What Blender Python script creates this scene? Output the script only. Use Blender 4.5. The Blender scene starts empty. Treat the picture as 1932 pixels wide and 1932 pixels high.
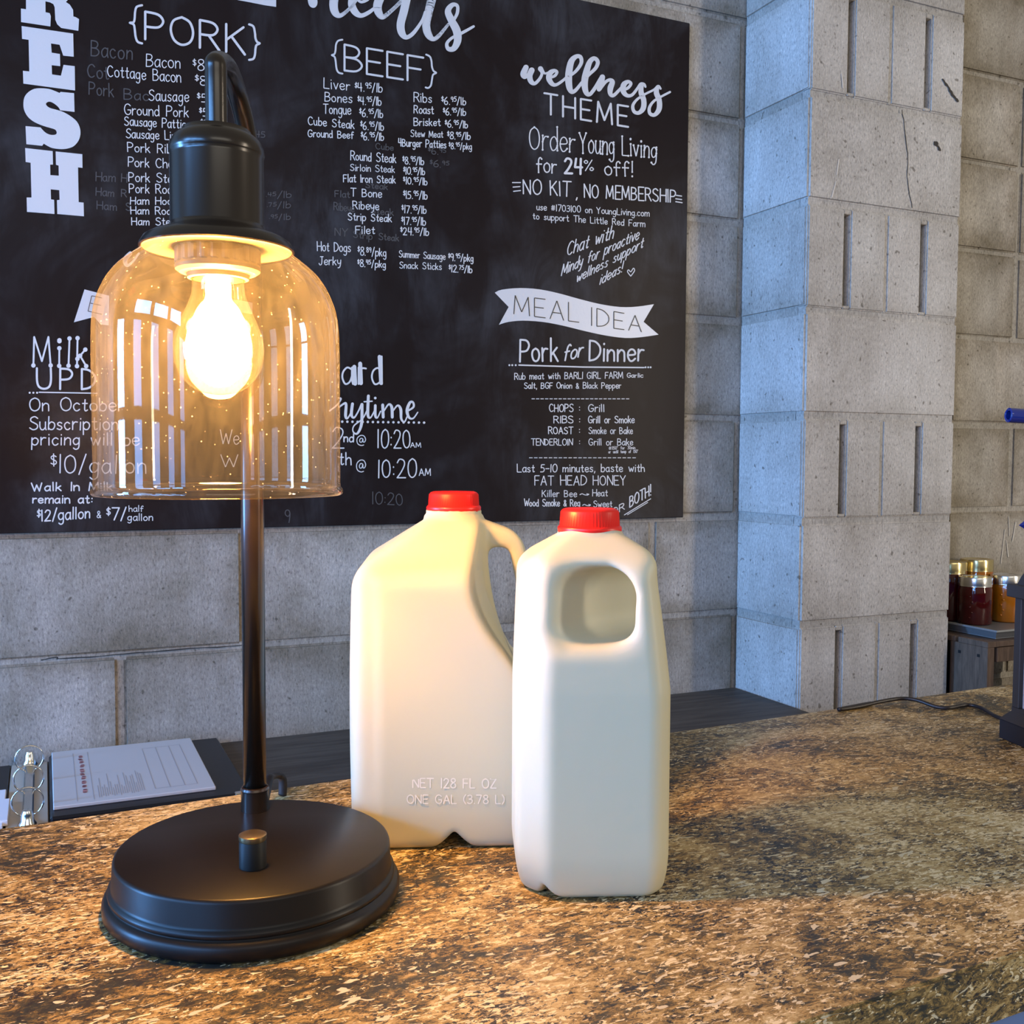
import bpy, bmesh, math, random
import numpy as np
from mathutils import Vector, Matrix, geometry
random.seed(7)
PI = math.pi
scene = bpy.context.scene
COL = scene.collection

# ------------------------------------------------------------------ camera
FPX = 1940.1
YAW, PITCH, ROLL = 0.42763, 0.053467, 0.004592
CAM = Vector((0.0, -1.7732, 1.3407))
_F = Vector((math.sin(YAW) * math.cos(PITCH), math.cos(YAW) * math.cos(PITCH), -math.sin(PITCH)))
_R0 = Vector((math.cos(YAW), -math.sin(YAW), 0))
_U0 = _R0.cross(_F)
_R = _R0 * math.cos(ROLL) + _U0 * math.sin(ROLL)
_U = -_R0 * math.sin(ROLL) + _U0 * math.cos(ROLL)
cd = bpy.data.cameras.new('camera')
cd.sensor_width = 36.0
cd.lens = FPX / 1932 * 36.0
cd.clip_start = 0.02
cam = bpy.data.objects.new('camera', cd)
COL.objects.link(cam)
cam.matrix_world = Matrix(((_R.x, _U.x, -_F.x, CAM.x), (_R.y, _U.y, -_F.y, CAM.y), (_R.z, _U.z, -_F.z, CAM.z), (0, 0, 0, 1)))
scene.camera = cam

# ------------------------------------------------------------------ world, lights, exposure
vs = scene.view_settings
scene.display_settings.display_device = 'sRGB'
vs.view_transform = 'Standard'; vs.look = 'None'; vs.gamma = 1.0; vs.exposure = 0.0
vs.use_curve_mapping = False
scene.cycles.max_bounces = 10
scene.cycles.transparent_max_bounces = 24
scene.cycles.caustics_reflective = False
scene.cycles.caustics_refractive = False
scene.cycles.sample_clamp_indirect = 6.0
w = bpy.data.worlds.new('room_ambient'); scene.world = w; w.use_nodes = True
w.node_tree.nodes['Background'].inputs[0].default_value = (1.0, 0.925, 0.78, 1)
w.node_tree.nodes['Background'].inputs[1].default_value = 0.31

def area(name, loc, target, sx, sy, energy, color, spread=PI):
    l = bpy.data.lights.new(name, 'AREA'); l.shape = 'RECTANGLE'; l.size = sx; l.size_y = sy
    l.energy = energy; l.color = color; l.spread = spread
    o = bpy.data.objects.new(name, l); COL.objects.link(o); o.location = loc
    d = (Vector(target) - Vector(loc)).normalized()
    o.rotation_euler = d.to_track_quat('-Z', 'Y').to_euler()
    return o
# daylight through the row of tall windows on the left of the room (four bays, two lights each); strong nearest bay added to blue the pillar side
for yc, k in ((-0.48, 4.4), (-1.40, 0.6), (-2.30, 0.45), (-3.20, 0.4), (-4.10, 0.35)):
    area('window_daylight', (-2.5, yc, 1.13), (0, yc, 1.13), 0.38, 0.62, 18 * k, (0.15, 0.43, 1.0))
    area('window_daylight', (-2.5, yc, 1.70), (0, yc, 1.70), 0.38, 0.44, 13 * k, (0.15, 0.43, 1.0))
for yc in (-1.60, -2.60, -3.60):
    area('transom_daylight', (-2.5, yc, 2.28), (0, yc, 2.28), 0.80, 0.42, 34, (0.15, 0.43, 1.0))
# neutral daylight from the shop door on the right, behind the photographer
area('door_daylight', (2.65, -2.60, 1.7), (1.3, 0.0, 1.3), 0.16, 1.6, 32, (1.0, 0.86, 0.68))
# added soft fill from behind, set high to stay out of the shade's reflection
area('room_fill', (0.2, -4.8, 2.95), (0.6, 0, 1.1), 3.0, 0.7, 18, (1.0, 0.95, 0.84))

# ------------------------------------------------------------------ pixel -> world helpers (real planes / real distances)
def _ray(px, py):
    return _R * (px - 966.0) + _U * (966.0 - py) + _F * FPX
def on_y(px, py, Y):
    d = _ray(px, py); return CAM + d * ((Y - CAM.y) / d.y)
def on_z(px, py, Z):
    d = _ray(px, py); return CAM + d * ((Z - CAM.z) / d.z)
def at_d(px, py, D):
    return CAM + _ray(px, py) * (D / FPX)

# ------------------------------------------------------------------ object helpers
def link(o, parent=None):
    COL.objects.link(o)
    if parent is not None: o.parent = parent
    return o
def tag(o, label=None, cat=None, group=None, kind=None):
    if label: o['label'] = label
    if cat: o['category'] = cat
    if group: o['group'] = group
    if kind: o['kind'] = kind
    return o
def empty(name, loc, rz=0.0):
    o = bpy.data.objects.new(name, None); o.empty_display_size = 0.02
    COL.objects.link(o); o.location = loc; o.rotation_euler = (0, 0, rz)
    return o
def mesh_obj(name, verts, faces, mat, parent=None, smooth=False, world=False):
    me = bpy.data.meshes.new(name)
    if world and parent is not None:
        inv = parent.matrix_basis.inverted()
        verts = [inv @ Vector(v) for v in verts]
    me.from_pydata([tuple(v) for v in verts], [], faces)
    me.update()
    if smooth: me.polygons.foreach_set('use_smooth', [True] * len(me.polygons))
    me.materials.append(mat)
    o = bpy.data.objects.new(name, me)
    return link(o, parent)
def bm_obj(name, bm, mat, parent=None, smooth=False):
    bmesh.ops.recalc_face_normals(bm, faces=bm.faces)
    me = bpy.data.meshes.new(name); bm.to_mesh(me); bm.free()
    if smooth: me.polygons.foreach_set('use_smooth', [True] * len(me.polygons))
    me.materials.append(mat)
    return link(bpy.data.objects.new(name, me), parent)
def box_bm(lo, hi, bevel=0.0, seg=2, bm=None):
    own = bm or bmesh.new()
    r = bmesh.ops.create_cube(own, size=1.0)
    vsx = r['verts']
    for v in vsx:
        v.co = Vector((lo[i] + (v.co[i] + 0.5) * (hi[i] - lo[i]) for i in range(3)))
    if bevel > 0:
        es = list({e for v in vsx for e in v.link_edges})
        bmesh.ops.bevel(own, geom=es, offset=bevel, segments=seg, affect='EDGES', clamp_overlap=True)
    return own
def lathe(name, prof, mat, parent=None, center=(0, 0, 0), n=64, smooth=True, sharp=None, closed=False):
    """prof: (r, z) from bottom/outside on; revolve about the z axis through center"""
    verts, faces = [], []
    cx, cy, cz = center
    for r, z in prof:
        for k in range(n):
            a = 2 * PI * k / n
            verts.append((cx + r * math.cos(a), cy + r * math.sin(a), cz + z))
    m = len(prof)
    rng = m if closed else m - 1
    for i in range(rng):
        j = (i + 1) % m
        for k in range(n):
            k2 = (k + 1) % n
            faces.append((i * n + k, i * n + k2, j * n + k2, j * n + k))
    o = mesh_obj(name, verts, faces, mat, parent, smooth)
    bm = bmesh.new(); bm.from_mesh(o.data)
    bmesh.ops.remove_doubles(bm, verts=bm.verts, dist=1e-6)
    bmesh.ops.dissolve_degenerate(bm, edges=bm.edges, dist=1e-7)
    bmesh.ops.recalc_face_normals(bm, faces=bm.faces)
    ang = math.radians(sharp or 35)
    for e in bm.edges:
        if len(e.link_faces) == 2 and e.calc_face_angle(0) > ang: e.smooth = False
    bm.to_mesh(o.data); bm.free()
    return o
def catmull(pts, n=6):
    if len(pts) < 3: return [tuple(p) for p in pts]
    P = [pts[0]] + list(pts) + [pts[-1]]; out = []
    for i in range(1, len(P) - 2):
        p0, p1, p2, p3 = P[i - 1], P[i], P[i + 1], P[i + 2]
        for s in range(n):
            t = s / n; t2 = t * t; t3 = t2 * t
            out.append(tuple(0.5 * (2 * b + (c - a) * t + (2 * a - 5 * b + 4 * c - d) * t2 + (3 * b - a - 3 * c + d) * t3)
                             for a, b, c, d in zip(p0, p1, p2, p3)))
    out.append(tuple(pts[-1]))
    return out
def tube(name, pts, rad, mat, parent=None, n=16, smooth_path=8, flat=1.0):
    P = [Vector(p) for p in (catmull([tuple(p) for p in pts], smooth_path) if smooth_path else pts)]
    verts, faces = [], []
    up = Vector((0, 0, 1)); prev = None
    for i, p in enumerate(P):
        t = (P[min(i + 1, len(P) - 1)] - P[max(i - 1, 0)]).normalized()
        if prev is None:
            a = t.cross(up)
            if a.length < 0.05: a = t.cross(Vector((1, 0, 0)))
            a.normalize()
        else:
            a = (prev - t * prev.dot(t)).normalized()
        prev = a; b = t.cross(a)
        for k in range(n):
            th = 2 * PI * k / n
            verts.append(p + a * math.cos(th) * rad * flat + b * math.sin(th) * rad)
    for i in range(len(P) - 1):
        for k in range(n):
            k2 = (k + 1) % n
            faces.append((i * n + k, i * n + k2, (i + 1) * n + k2, (i + 1) * n + k))
    faces.append(tuple(range(n - 1, -1, -1))); faces.append(tuple((len(P) - 1) * n + k for k in range(n)))
    return mesh_obj(name, verts, faces, mat, parent, True, world=parent is not None)

# ------------------------------------------------------------------ materials
def new_mat(name):
    m = bpy.data.materials.new(name); m.use_nodes = True
    nt = m.node_tree; b = nt.nodes['Principled BSDF']
    return m, nt, b
def simple(name, col, rough=0.5, metal=0.0, spec=0.5, coat=0.0, sss=0.0):
    m, nt, b = new_mat(name)
    b.inputs['Base Color'].default_value = (*col, 1); b.inputs['Roughness'].default_value = rough
    b.inputs['Metallic'].default_value = metal; b.inputs['Specular IOR Level'].default_value = spec
    b.inputs['Coat Weight'].default_value = coat
    return m
def N(nt, t, **kw):
    n = nt.nodes.new(t)
    for k, v in kw.items(): setattr(n, k, v)
    return n
def ramp(nt, stops, interp='LINEAR'):
    r = nt.nodes.new('ShaderNodeValToRGB'); cr = r.color_ramp; cr.interpolation = interp
    cr.elements[0].position, cr.elements[0].color = stops[0][0], (*stops[0][1], 1)
    cr.elements[1].position, cr.elements[1].color = stops[-1][0], (*stops[-1][1], 1)
    for p, c in stops[1:-1]:
        e = cr.elements.new(p); e.color = (*c, 1)
    return r
def noise(nt, vec, scale, detail=4, rough=0.6, dist=0.0):
    n = nt.nodes.new('ShaderNodeTexNoise'); n.inputs['Scale'].default_value = scale
    n.inputs['Detail'].default_value = detail; n.inputs['Roughness'].default_value = rough
    n.inputs['Distortion'].default_value = dist
    nt.links.new(vec, n.inputs['Vector']); return n
def mapping(nt, src, scale=(1, 1, 1), rot=(0, 0, 0), loc=(0, 0, 0)):
    n = nt.nodes.new('ShaderNodeMapping'); n.inputs['Scale'].default_value = scale
    n.inputs['Rotation'].default_value = rot; n.inputs['Location'].default_value = loc
    nt.links.new(src, n.inputs['Vector']); return n
def mix(nt, a, b, fac, mode='MIX'):
    n = nt.nodes.new('ShaderNodeMix'); n.data_type = 'RGBA'; n.blend_type = mode
    for s, k in ((fac, 0), (a, 6), (b, 7)):
        if isinstance(s, (int, float)): n.inputs[k].default_value = s
        elif isinstance(s, tuple): n.inputs[k].default_value = (*s, 1)
        else: nt.links.new(s, n.inputs[k])
    return n.outputs[2]

def cmu_material(name, c_dark, c_mid, c_light, stain=0.5, edge=0.0):
    m, nt, b = new_mat(name)
    geo = N(nt, 'ShaderNodeNewGeometry'); pos = geo.outputs['Position']
    info = N(nt, 'ShaderNodeObjectInfo')
    big = noise(nt, pos, 4.5, 4, 0.6, 0.4)
    base = ramp(nt, [(0.30, c_dark), (0.50, c_mid), (0.72, c_light)])
    nt.links.new(big.outputs['Fac'], base.inputs['Fac'])
    mp = mapping(nt, pos, (1.0, 1.0, 0.42))
    fine = noise(nt, mp.outputs[0], 300, 3, 0.75)
    fr = ramp(nt, [(0.32, (0.50, 0.50, 0.51)), (0.45, (0.93, 0.93, 0.93)), (0.56, (1.04, 1.04, 1.04)), (0.68, (1.38, 1.37, 1.35))])
    nt.links.new(fine.outputs['Fac'], fr.inputs['Fac'])
    c = mix(nt, base.outputs[0], fr.outputs[0], 0.85, 'MULTIPLY')
    mp2 = mapping(nt, pos, (1.0, 1.0, 0.12))
    streak = noise(nt, mp2.outputs[0], 26, 4, 0.7)
    sr = ramp(nt, [(0.35, (0.84, 0.83, 0.81)), (0.62, (1.08, 1.08, 1.08))])
    nt.links.new(streak.outputs['Fac'], sr.inputs['Fac'])
    c = mix(nt, c, sr.outputs[0], stain, 'MULTIPLY')
    pit = noise(nt, pos, 95, 1, 0.3)
    pr = ramp(nt, [(0.22, (0.35, 0.33, 0.30)), (0.29, (1, 1, 1))])
    nt.links.new(pit.outputs['Fac'], pr.inputs['Fac'])
    c = mix(nt, c, pr.outputs[0], 0.8, 'MULTIPLY')
    if edge > 0:
        tc = N(nt, 'ShaderNodeTexCoord'); sx = N(nt, 'ShaderNodeSeparateXYZ'); nt.links.new(tc.outputs['Object'], sx.inputs[0])
        def am(sock, k):
            a = N(nt, 'ShaderNodeMath', operation='ABSOLUTE'); nt.links.new(sock, a.inputs[0])
            mm = N(nt, 'ShaderNodeMath', operation='MULTIPLY_ADD'); mm.inputs[1].default_value = k; mm.inputs[2].default_value = 0; nt.links.new(a.outputs[0], mm.inputs[0]); return mm
        ax1, az1 = am(sx.outputs[0], 1.0), am(sx.outputs[2], 1.0)
        # distance to the nearest edge in metres, roughened
        e1 = N(nt, 'ShaderNodeMath', operation='SUBTRACT'); e1.inputs[0].default_value = 0.199; nt.links.new(ax1.outputs[0], e1.inputs[1])
        e2 = N(nt, 'ShaderNodeMath', operation='SUBTRACT'); e2.inputs[0].default_value = 0.097; nt.links.new(az1.outputs[0], e2.inputs[1])
        em = N(nt, 'ShaderNodeMath', operation='MINIMUM'); nt.links.new(e1.outputs[0], em.inputs[0]); nt.links.new(e2.outputs[0], em.inputs[1])
        nz = noise(nt, pos, 13, 4, 0.65, 0.5)
        ea = N(nt, 'ShaderNodeMath', operation='MULTIPLY_ADD'); ea.inputs[1].default_value = 0.11; nt.links.new(nz.outputs['Fac'], ea.inputs[0]); nt.links.new(em.outputs[0], ea.inputs[2])
        er = ramp(nt, [(0.055, (0.66, 0.62, 0.54)), (0.085, (0.92, 0.90, 0.87)), (0.12, (1.06, 1.06, 1.06))]); nt.links.new(ea.outputs[0], er.inputs['Fac'])
        c = mix(nt, c, er.outputs[0], edge, 'MULTIPLY')
    rr = ramp(nt, [(0.0, (0.90, 0.895, 0.88)), (1.0, (1.08, 1.08, 1.09))])
    nt.links.new(info.outputs['Random'], rr.inputs['Fac'])
    c = mix(nt, c, rr.outputs[0], 1.0, 'MULTIPLY')
    nt.links.new(c, b.inputs['Base Color'])
    b.inputs['Roughness'].default_value = 0.92; b.inputs['Specular IOR Level'].default_value = 0.2
    bp = N(nt, 'ShaderNodeBump'); bp.inputs['Strength'].default_value = 0.5; bp.inputs['Distance'].default_value = 0.0015
    nt.links.new(fine.outputs['Fac'], bp.inputs['Height']); nt.links.new(bp.outputs[0], b.inputs['Normal'])
    return m
M = {}
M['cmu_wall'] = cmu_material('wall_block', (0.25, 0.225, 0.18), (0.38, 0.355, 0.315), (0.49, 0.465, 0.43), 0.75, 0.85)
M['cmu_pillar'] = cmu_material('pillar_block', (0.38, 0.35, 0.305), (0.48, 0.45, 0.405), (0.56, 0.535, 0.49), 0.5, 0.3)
M['mortar'] = cmu_material('mortar', (0.30, 0.275, 0.23), (0.38, 0.355, 0.31), (0.46, 0.43, 0.38), 0.3)

def board_material():
    m, nt, b = new_mat('chalkboard_paint')
    geo = N(nt, 'ShaderNodeNewGeometry'); pos = geo.outputs['Position']
    n1 = noise(nt, pos, 3.2, 5, 0.62, 0.6)
    r1 = ramp(nt, [(0.44, (0.04,) * 3), (0.64, (1, 1, 1))]); nt.links.new(n1.outputs['Fac'], r1.inputs['Fac'])
    mp = mapping(nt, pos, (1, 1, 0.28), (0, 0.25, 0))
    n2 = noise(nt, mp.outputs[0], 16, 5, 0.65, 0.8)
    r2 = ramp(nt, [(0.40, (0.15, 0.15, 0.15)), (0.70, (1, 1, 1))]); nt.links.new(n2.outputs['Fac'], r2.inputs['Fac'])
    f = mix(nt, r1.outputs[0], r2.outputs[0], 1.0, 'MULTIPLY')
    c = mix(nt, (0.0180, 0.0125, 0.0115), (0.058, 0.058, 0.064), f)
    nt.links.new(c, b.inputs['Base Color'])
    b.inputs['Roughness'].default_value = 0.26; b.inputs['Specular IOR Level'].default_value = 0.045
    return m
M['board'] = board_material()
M['chalk'] = simple('chalk_marker', (0.74, 0.73, 0.72), 0.8)
M['ghost'] = simple('rubbed_chalk', (0.085, 0.080, 0.080), 0.8)
def vinyl_material():
    m, nt, b = new_mat('white_vinyl')
    geo = N(nt, 'ShaderNodeNewGeometry')
    n = noise(nt, geo.outputs['Position'], 180, 2, 0.5)
    b.inputs['Base Color'].default_value = (0.66, 0.67, 0.69, 1); b.inputs['Roughness'].default_value = 0.30
    bp = N(nt, 'ShaderNodeBump'); bp.inputs['Strength'].default_value = 0.18; bp.inputs['Distance'].default_value = 0.001
    nt.links.new(n.outputs['Fac'], bp.inputs['Height']); nt.links.new(bp.outputs[0], b.inputs['Normal'])
    return m
M['vinyl'] = vinyl_material()
M['black_ink'] = simple('black_ink', (0.01, 0.01, 0.012), 0.4)

def laminate_material():
    m, nt, b = new_mat('stone_laminate')
    tc = N(nt, 'ShaderNodeTexCoord'); pos = tc.outputs['Object']
    big = noise(nt, mapping(nt, pos, (1, 1.3, 1)).outputs[0], 6.5, 4, 0.65, 1.0)
    base = ramp(nt, [(0.28, (0.028, 0.030, 0.026)), (0.38, (0.070, 0.056, 0.030)), (0.465, (0.20, 0.122, 0.038)), (0.56, (0.38, 0.240, 0.078)), (0.70, (0.54, 0.39, 0.17))])
    mid = noise(nt, mapping(nt, pos, (1, 2.0, 2), (0, 0, 0.18)).outputs[0], 75, 7, 0.85, 0.6)
    s = N(nt, 'ShaderNodeMath', operation='MULTIPLY_ADD'); s.inputs[1].default_value = 1.7; s.inputs[2].default_value = -0.83
    nt.links.new(mid.outputs['Fac'], s.inputs[0])
    bc = N(nt, 'ShaderNodeMath', operation='MULTIPLY_ADD'); bc.inputs[1].default_value = 0.95; bc.inputs[2].default_value = 0.03; nt.links.new(big.outputs['Fac'], bc.inputs[0])
    a = N(nt, 'ShaderNodeMath', operation='ADD'); nt.links.new(bc.outputs[0], a.inputs[0]); nt.links.new(s.outputs[0], a.inputs[1])
    nt.links.new(a.outputs[0], base.inputs['Fac'])
    c = base.outputs[0]
    # charcoal specks, thicker where the pattern is dark
    dk = noise(nt, mapping(nt, pos, (1, 1.8, 2), (0, 0, 0.15)).outputs[0], 210, 4, 0.75, 0.4)
    cl = noise(nt, mapping(nt, pos, (1, 1.2, 1), (0, 0, 0), (5, 2, 0)).outputs[0], 13, 3, 0.6, 0.5)
    da = N(nt, 'ShaderNodeMath', operation='MULTIPLY_ADD'); da.inputs[1].default_value = 0.5; nt.links.new(cl.outputs['Fac'], da.inputs[0]); nt.links.new(dk.outputs['Fac'], da.inputs[2])
    dr = ramp(nt, [(0.64, (0, 0, 0)), (0.70, (1, 1, 1))]); nt.links.new(da.outputs[0], dr.inputs['Fac'])
    c = mix(nt, (0.024, 0.021, 0.020), c, dr.outputs[0])
    # cream flakes: many small ones, a few larger
    sh = noise(nt, mapping(nt, pos, (1, 2.3, 2), (0, 0, 0.22), (3, 1, 0)).outputs[0], 150, 4, 0.62, 0.8)
    sb = N(nt, 'ShaderNodeMath', operation='MULTIPLY_ADD'); sb.inputs[1].default_value = 0.30; nt.links.new(big.outputs['Fac'], sb.inputs[0]); nt.links.new(sh.outputs['Fac'], sb.inputs[2])
    sr = ramp(nt, [(0.722, (0, 0, 0)), (0.752, (1, 1, 1))]); nt.links.new(sb.outputs[0], sr.inputs['Fac'])
    c = mix(nt, c, (0.78, 0.62, 0.35), sr.outputs[0])
    s2 = noise(nt, mapping(nt, pos, (1, 2.2, 2), (0, 0, 0.15), (9, 4, 0)).outputs[0], 62, 2, 0.5, 0.6)
    r2 = ramp(nt, [(0.665, (0, 0, 0)), (0.68, (1, 1, 1))]); nt.links.new(s2.outputs['Fac'], r2.inputs['Fac'])
    c = mix(nt, c, (0.62, 0.52, 0.33), r2.outputs[0])
    nt.links.new(c, b.inputs['Base Color'])
    b.inputs['Roughness'].default_value = 0.42; b.inputs['Specular IOR Level'].default_value = 0.4
    return m
M['laminate'] = laminate_material()
M['blue_panel'] = simple('blue_painted_panel', (0.12, 0.19, 0.36), 0.6)
def desk_material():
    m, nt, b = new_mat('grey_desk')
    tc = N(nt, 'ShaderNodeTexCoord')
    n = noise(nt, mapping(nt, tc.outputs['Object'], (1, 9, 1)).outputs[0], 9, 4, 0.6)
    r = ramp(nt, [(0.35, (0.060, 0.050, 0.042)), (0.65, (0.100, 0.086, 0.072))])
    nt.links.new(n.outputs['Fac'], r.inputs['Fac']); nt.links.new(r.outputs[0], b.inputs['Base Color'])
    b.inputs['Roughness'].default_value = 0.6; b.inputs['Specular IOR Level'].default_value = 0.25
    return m
M['desk'] = desk_material()
M['lamp_metal'] = simple('black_bronze_metal', (0.018, 0.011, 0.007), 0.24, 0.2, 0.7)
M['lamp_base'] = simple('satin_black_metal', (0.008, 0.006, 0.005), 0.36, 0.15, 0.3)
M['socket'] = simple('cream_plastic', (0.20, 0.165, 0.11), 0.5)
M['raised'] = simple('raised_milk_plastic', (0.76, 0.71, 0.58), 0.4)
M['brass'] = simple('brass_insert', (0.30, 0.22, 0.12), 0.3, 0.9)
M['black_plastic'] = simple('black_plastic', (0.008, 0.007, 0.006), 0.5, 0, 0.25)
M['cord'] = simple('dark_cord', (0.014, 0.010, 0.010), 0.45)

def glass_material(name, tint, dust_haze, edge_gloss=0.9, rough=0.02):
    m, nt, b = new_mat(name); nt.nodes.remove(b)
    out = nt.nodes['Material Output']
    tr = N(nt, 'ShaderNodeBsdfTransparent'); tr.inputs[0].default_value = (*tint, 1)
    gl = N(nt, 'ShaderNodeBsdfGlossy'); gl.inputs['Roughness'].default_value = rough; gl.inputs[0].default_value = (1, 1, 1, 1)
    lw = N(nt, 'ShaderNodeLayerWeight'); lw.inputs['Blend'].default_value = 0.5
    pw = N(nt, 'ShaderNodeMath', operation='POWER'); pw.inputs[1].default_value = 4.0; nt.links.new(lw.outputs['Facing'], pw.inputs[0])
    fr = N(nt, 'ShaderNodeMath', operation='MULTIPLY_ADD'); fr.inputs[1].default_value = 0.55; fr.inputs[2].default_value = 0.05; nt.links.new(pw.outputs[0], fr.inputs[0])
    mx = N(nt, 'ShaderNodeMixShader'); nt.links.new(fr.outputs[0], mx.inputs[0]); nt.links.new(tr.outputs[0], mx.inputs[1]); nt.links.new(gl.outputs[0], mx.inputs[2])
    # dusty film with specks; the film also stands in for the bulb's glow haze
    geo = N(nt, 'ShaderNodeNewGeometry')
    n = noise(nt, mapping(nt, geo.outputs['Position'], (1, 1, 0.35)).outputs[0], 70, 5, 0.7, 1.5)
    r = ramp(nt, [(0.40, (dust_haze * 0.55,) * 3), (0.75, (dust_haze * 1.7,) * 3)]); nt.links.new(n.outputs['Fac'], r.inputs['Fac'])
    sp = N(nt, 'ShaderNodeTexVoronoi'); sp.inputs['Scale'].default_value = 190; nt.links.new(geo.outputs['Position'], sp.inputs['Vector'])
    spr = ramp(nt, [(0.05, (0.4,) * 3), (0.10, (0, 0, 0))]); nt.links.new(sp.outputs['Distance'], spr.inputs['Fac'])
    add = mix(nt, r.outputs[0], spr.outputs[0], 1.0 if dust_haze > 0.01 else 0.0, 'ADD')
    df = N(nt, 'ShaderNodeBsdfDiffuse'); df.inputs[0].default_value = (0.85, 0.80, 0.70, 1)
    tl = N(nt, 'ShaderNodeBsdfTranslucent'); tl.inputs[0].default_value = (0.85, 0.80, 0.70, 1)
    dm = N(nt, 'ShaderNodeMixShader'); dm.inputs[0].default_value = 0.5
    nt.links.new(df.outputs[0], dm.inputs[1]); nt.links.new(tl.outputs[0], dm.inputs[2])
    m2 = N(nt, 'ShaderNodeMixShader'); nt.links.new(add, m2.inputs[0]); nt.links.new(mx.outputs[0], m2.inputs[1]); nt.links.new(dm.outputs[0], m2.inputs[2])
    nt.links.new(m2.outputs[0], out.inputs['Surface'])
    return m
M['shade_glass'] = glass_material('shade_glass', (0.78, 0.73, 0.66), 0.018)
M['bulb_glass'] = glass_material('bulb_glass', (1.0, 0.90, 0.66), 0.004)
def emit(name, col, s):
    m, nt, b = new_mat(name)
    b.inputs['Base Color'].default_value = (*col, 1)
    b.inputs['Emission Color'].default_value = (*col, 1); b.inputs['Emission Strength'].default_value = s
    return m
M['glow'] = emit('lit_filament', (1.0, 0.54, 0.165), 660)

def milk_material():
    m, nt, b = new_mat('milk_filled_plastic')
    b.inputs['Base Color'].default_value = (0.58, 0.55, 0.395, 1)
    b.inputs['Roughness'].default_value = 0.42; b.inputs['Specular IOR Level'].default_value = 0.35
    b.inputs['Subsurface Weight'].default_value = 0.45
    b.inputs['Subsurface Radius'].default_value = (0.014, 0.013, 0.008); b.inputs['Subsurface Scale'].default_value = 0.6
    tc = N(nt, 'ShaderNodeTexCoord')
    n = noise(nt, tc.outputs['Object'], 35, 3, 0.5)
    bp = N(nt, 'ShaderNodeBump'); bp.inputs['Strength'].default_value = 0.12; bp.inputs['Distance'].default_value = 0.002
    nt.links.new(n.outputs['Fac'], bp.inputs['Height']); nt.links.new(bp.outputs[0], b.inputs['Normal'])
    return m
M['milk'] = milk_material()
M['red_cap'] = simple('red_plastic', (0.80, 0.012, 0.008), 0.35)
M['paper'] = simple('paper', (0.56, 0.54, 0.54), 0.8)
M['paper_white'] = simple('bright_paper', (0.80, 0.82, 0.92), 0.7)
M['print_grey'] = simple('grey_print', (0.36, 0.35, 0.38), 0.8)
M['print_red'] = simple('red_print', (0.48, 0.22, 0.22), 0.8)
M['binder'] = simple('black_vinyl', (0.010, 0.010, 0.012), 0.35, 0, 0.25)
M['liner'] = simple('cream_liner', (0.50, 0.47, 0.40), 0.35)
M['chrome'] = simple('chrome', (0.75, 0.74, 0.72), 0.12, 1.0)
M['lantern'] = simple('charcoal_metal', (0.030, 0.028, 0.028), 0.6)
M['lantern_base'] = simple('navy_black_metal', (0.012, 0.014, 0.020), 0.55)
M['frost'] = simple('frosted_panel', (0.42, 0.42, 0.46), 0.5)
M['tray'] = simple('galvanised_metal', (0.30, 0.31, 0.31), 0.4, 0.6)
def wood_material():
    m, nt, b = new_mat('weathered_wood')
    tc = N(nt, 'ShaderNodeTexCoord'); info = N(nt, 'ShaderNodeObjectInfo')
    n = noise(nt, mapping(nt, tc.outputs['Object'], (6, 6, 1)).outputs[0], 20, 5, 0.6, 0.5)
    r = ramp(nt, [(0.3, (0.075, 0.045, 0.027)), (0.7, (0.16, 0.10, 0.062))])
    nt.links.new(n.outputs['Fac'], r.inputs['Fac']); nt.links.new(r.outputs[0], b.inputs['Base Color'])
    b.inputs['Roughness'].default_value = 0.8
    return m
M['wood'] = wood_material()
M['silver_lid'] = simple('silver_lid', (0.72, 0.72, 0.72), 0.22, 1.0)
M['gold_lid'] = simple('gold_lid', (0.70, 0.58, 0.30), 0.22, 1.0)
def jelly(name, col):
    m, nt, b = new_mat(name)
    b.inputs['Base Color'].default_value = (*col, 1); b.inputs['Roughness'].default_value = 0.06
    b.inputs['Coat Weight'].default_value = 0.25; b.inputs['Coat Roughness'].default_value = 0.03
    b.inputs['Subsurface Weight'].default_value = 0.3; b.inputs['Subsurface Radius'].default_value = (0.02, 0.006, 0.002)
    return m
M['jelly_red'] = jelly('dark_red_jelly', (0.06, 0.002, 0.003))
M['jelly_amber'] = jelly('amber_honey', (0.42, 0.13, 0.006))
def blue_glass():
    m, nt, b = new_mat('cobalt_glass')
    b.inputs['Base Color'].default_value = (0.005, 0.018, 0.15, 1); b.inputs['Roughness'].default_value = 0.05
    b.inputs['Coat Weight'].default_value = 1.0; b.inputs['Coat Roughness'].default_value = 0.03
    return m
M['cobalt'] = blue_glass()
M['black_iron'] = simple('black_iron', (0.02, 0.02, 0.02), 0.5, 0.5)
M['floor'] = cmu_material('concrete_floor', (0.16, 0.15, 0.14), (0.20, 0.19, 0.18), (0.25, 0.24, 0.23))

# ------------------------------------------------------------------ structure: floor, block wall, pillar
CH = 0.2032; GX = 0.4064; Z0 = 1.2192
fl = bm_obj('floor', box_bm((-2.6, -5.2, -0.05), (4.2, 0.25, 0.0)), M['floor']); tag(fl, kind='structure')
wall = bm_obj('wall_back', box_bm((-2.6, 0.0048, 0), (4.2, 0.20, 3.0)), M['mortar']); tag(wall, kind='structure')

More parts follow.
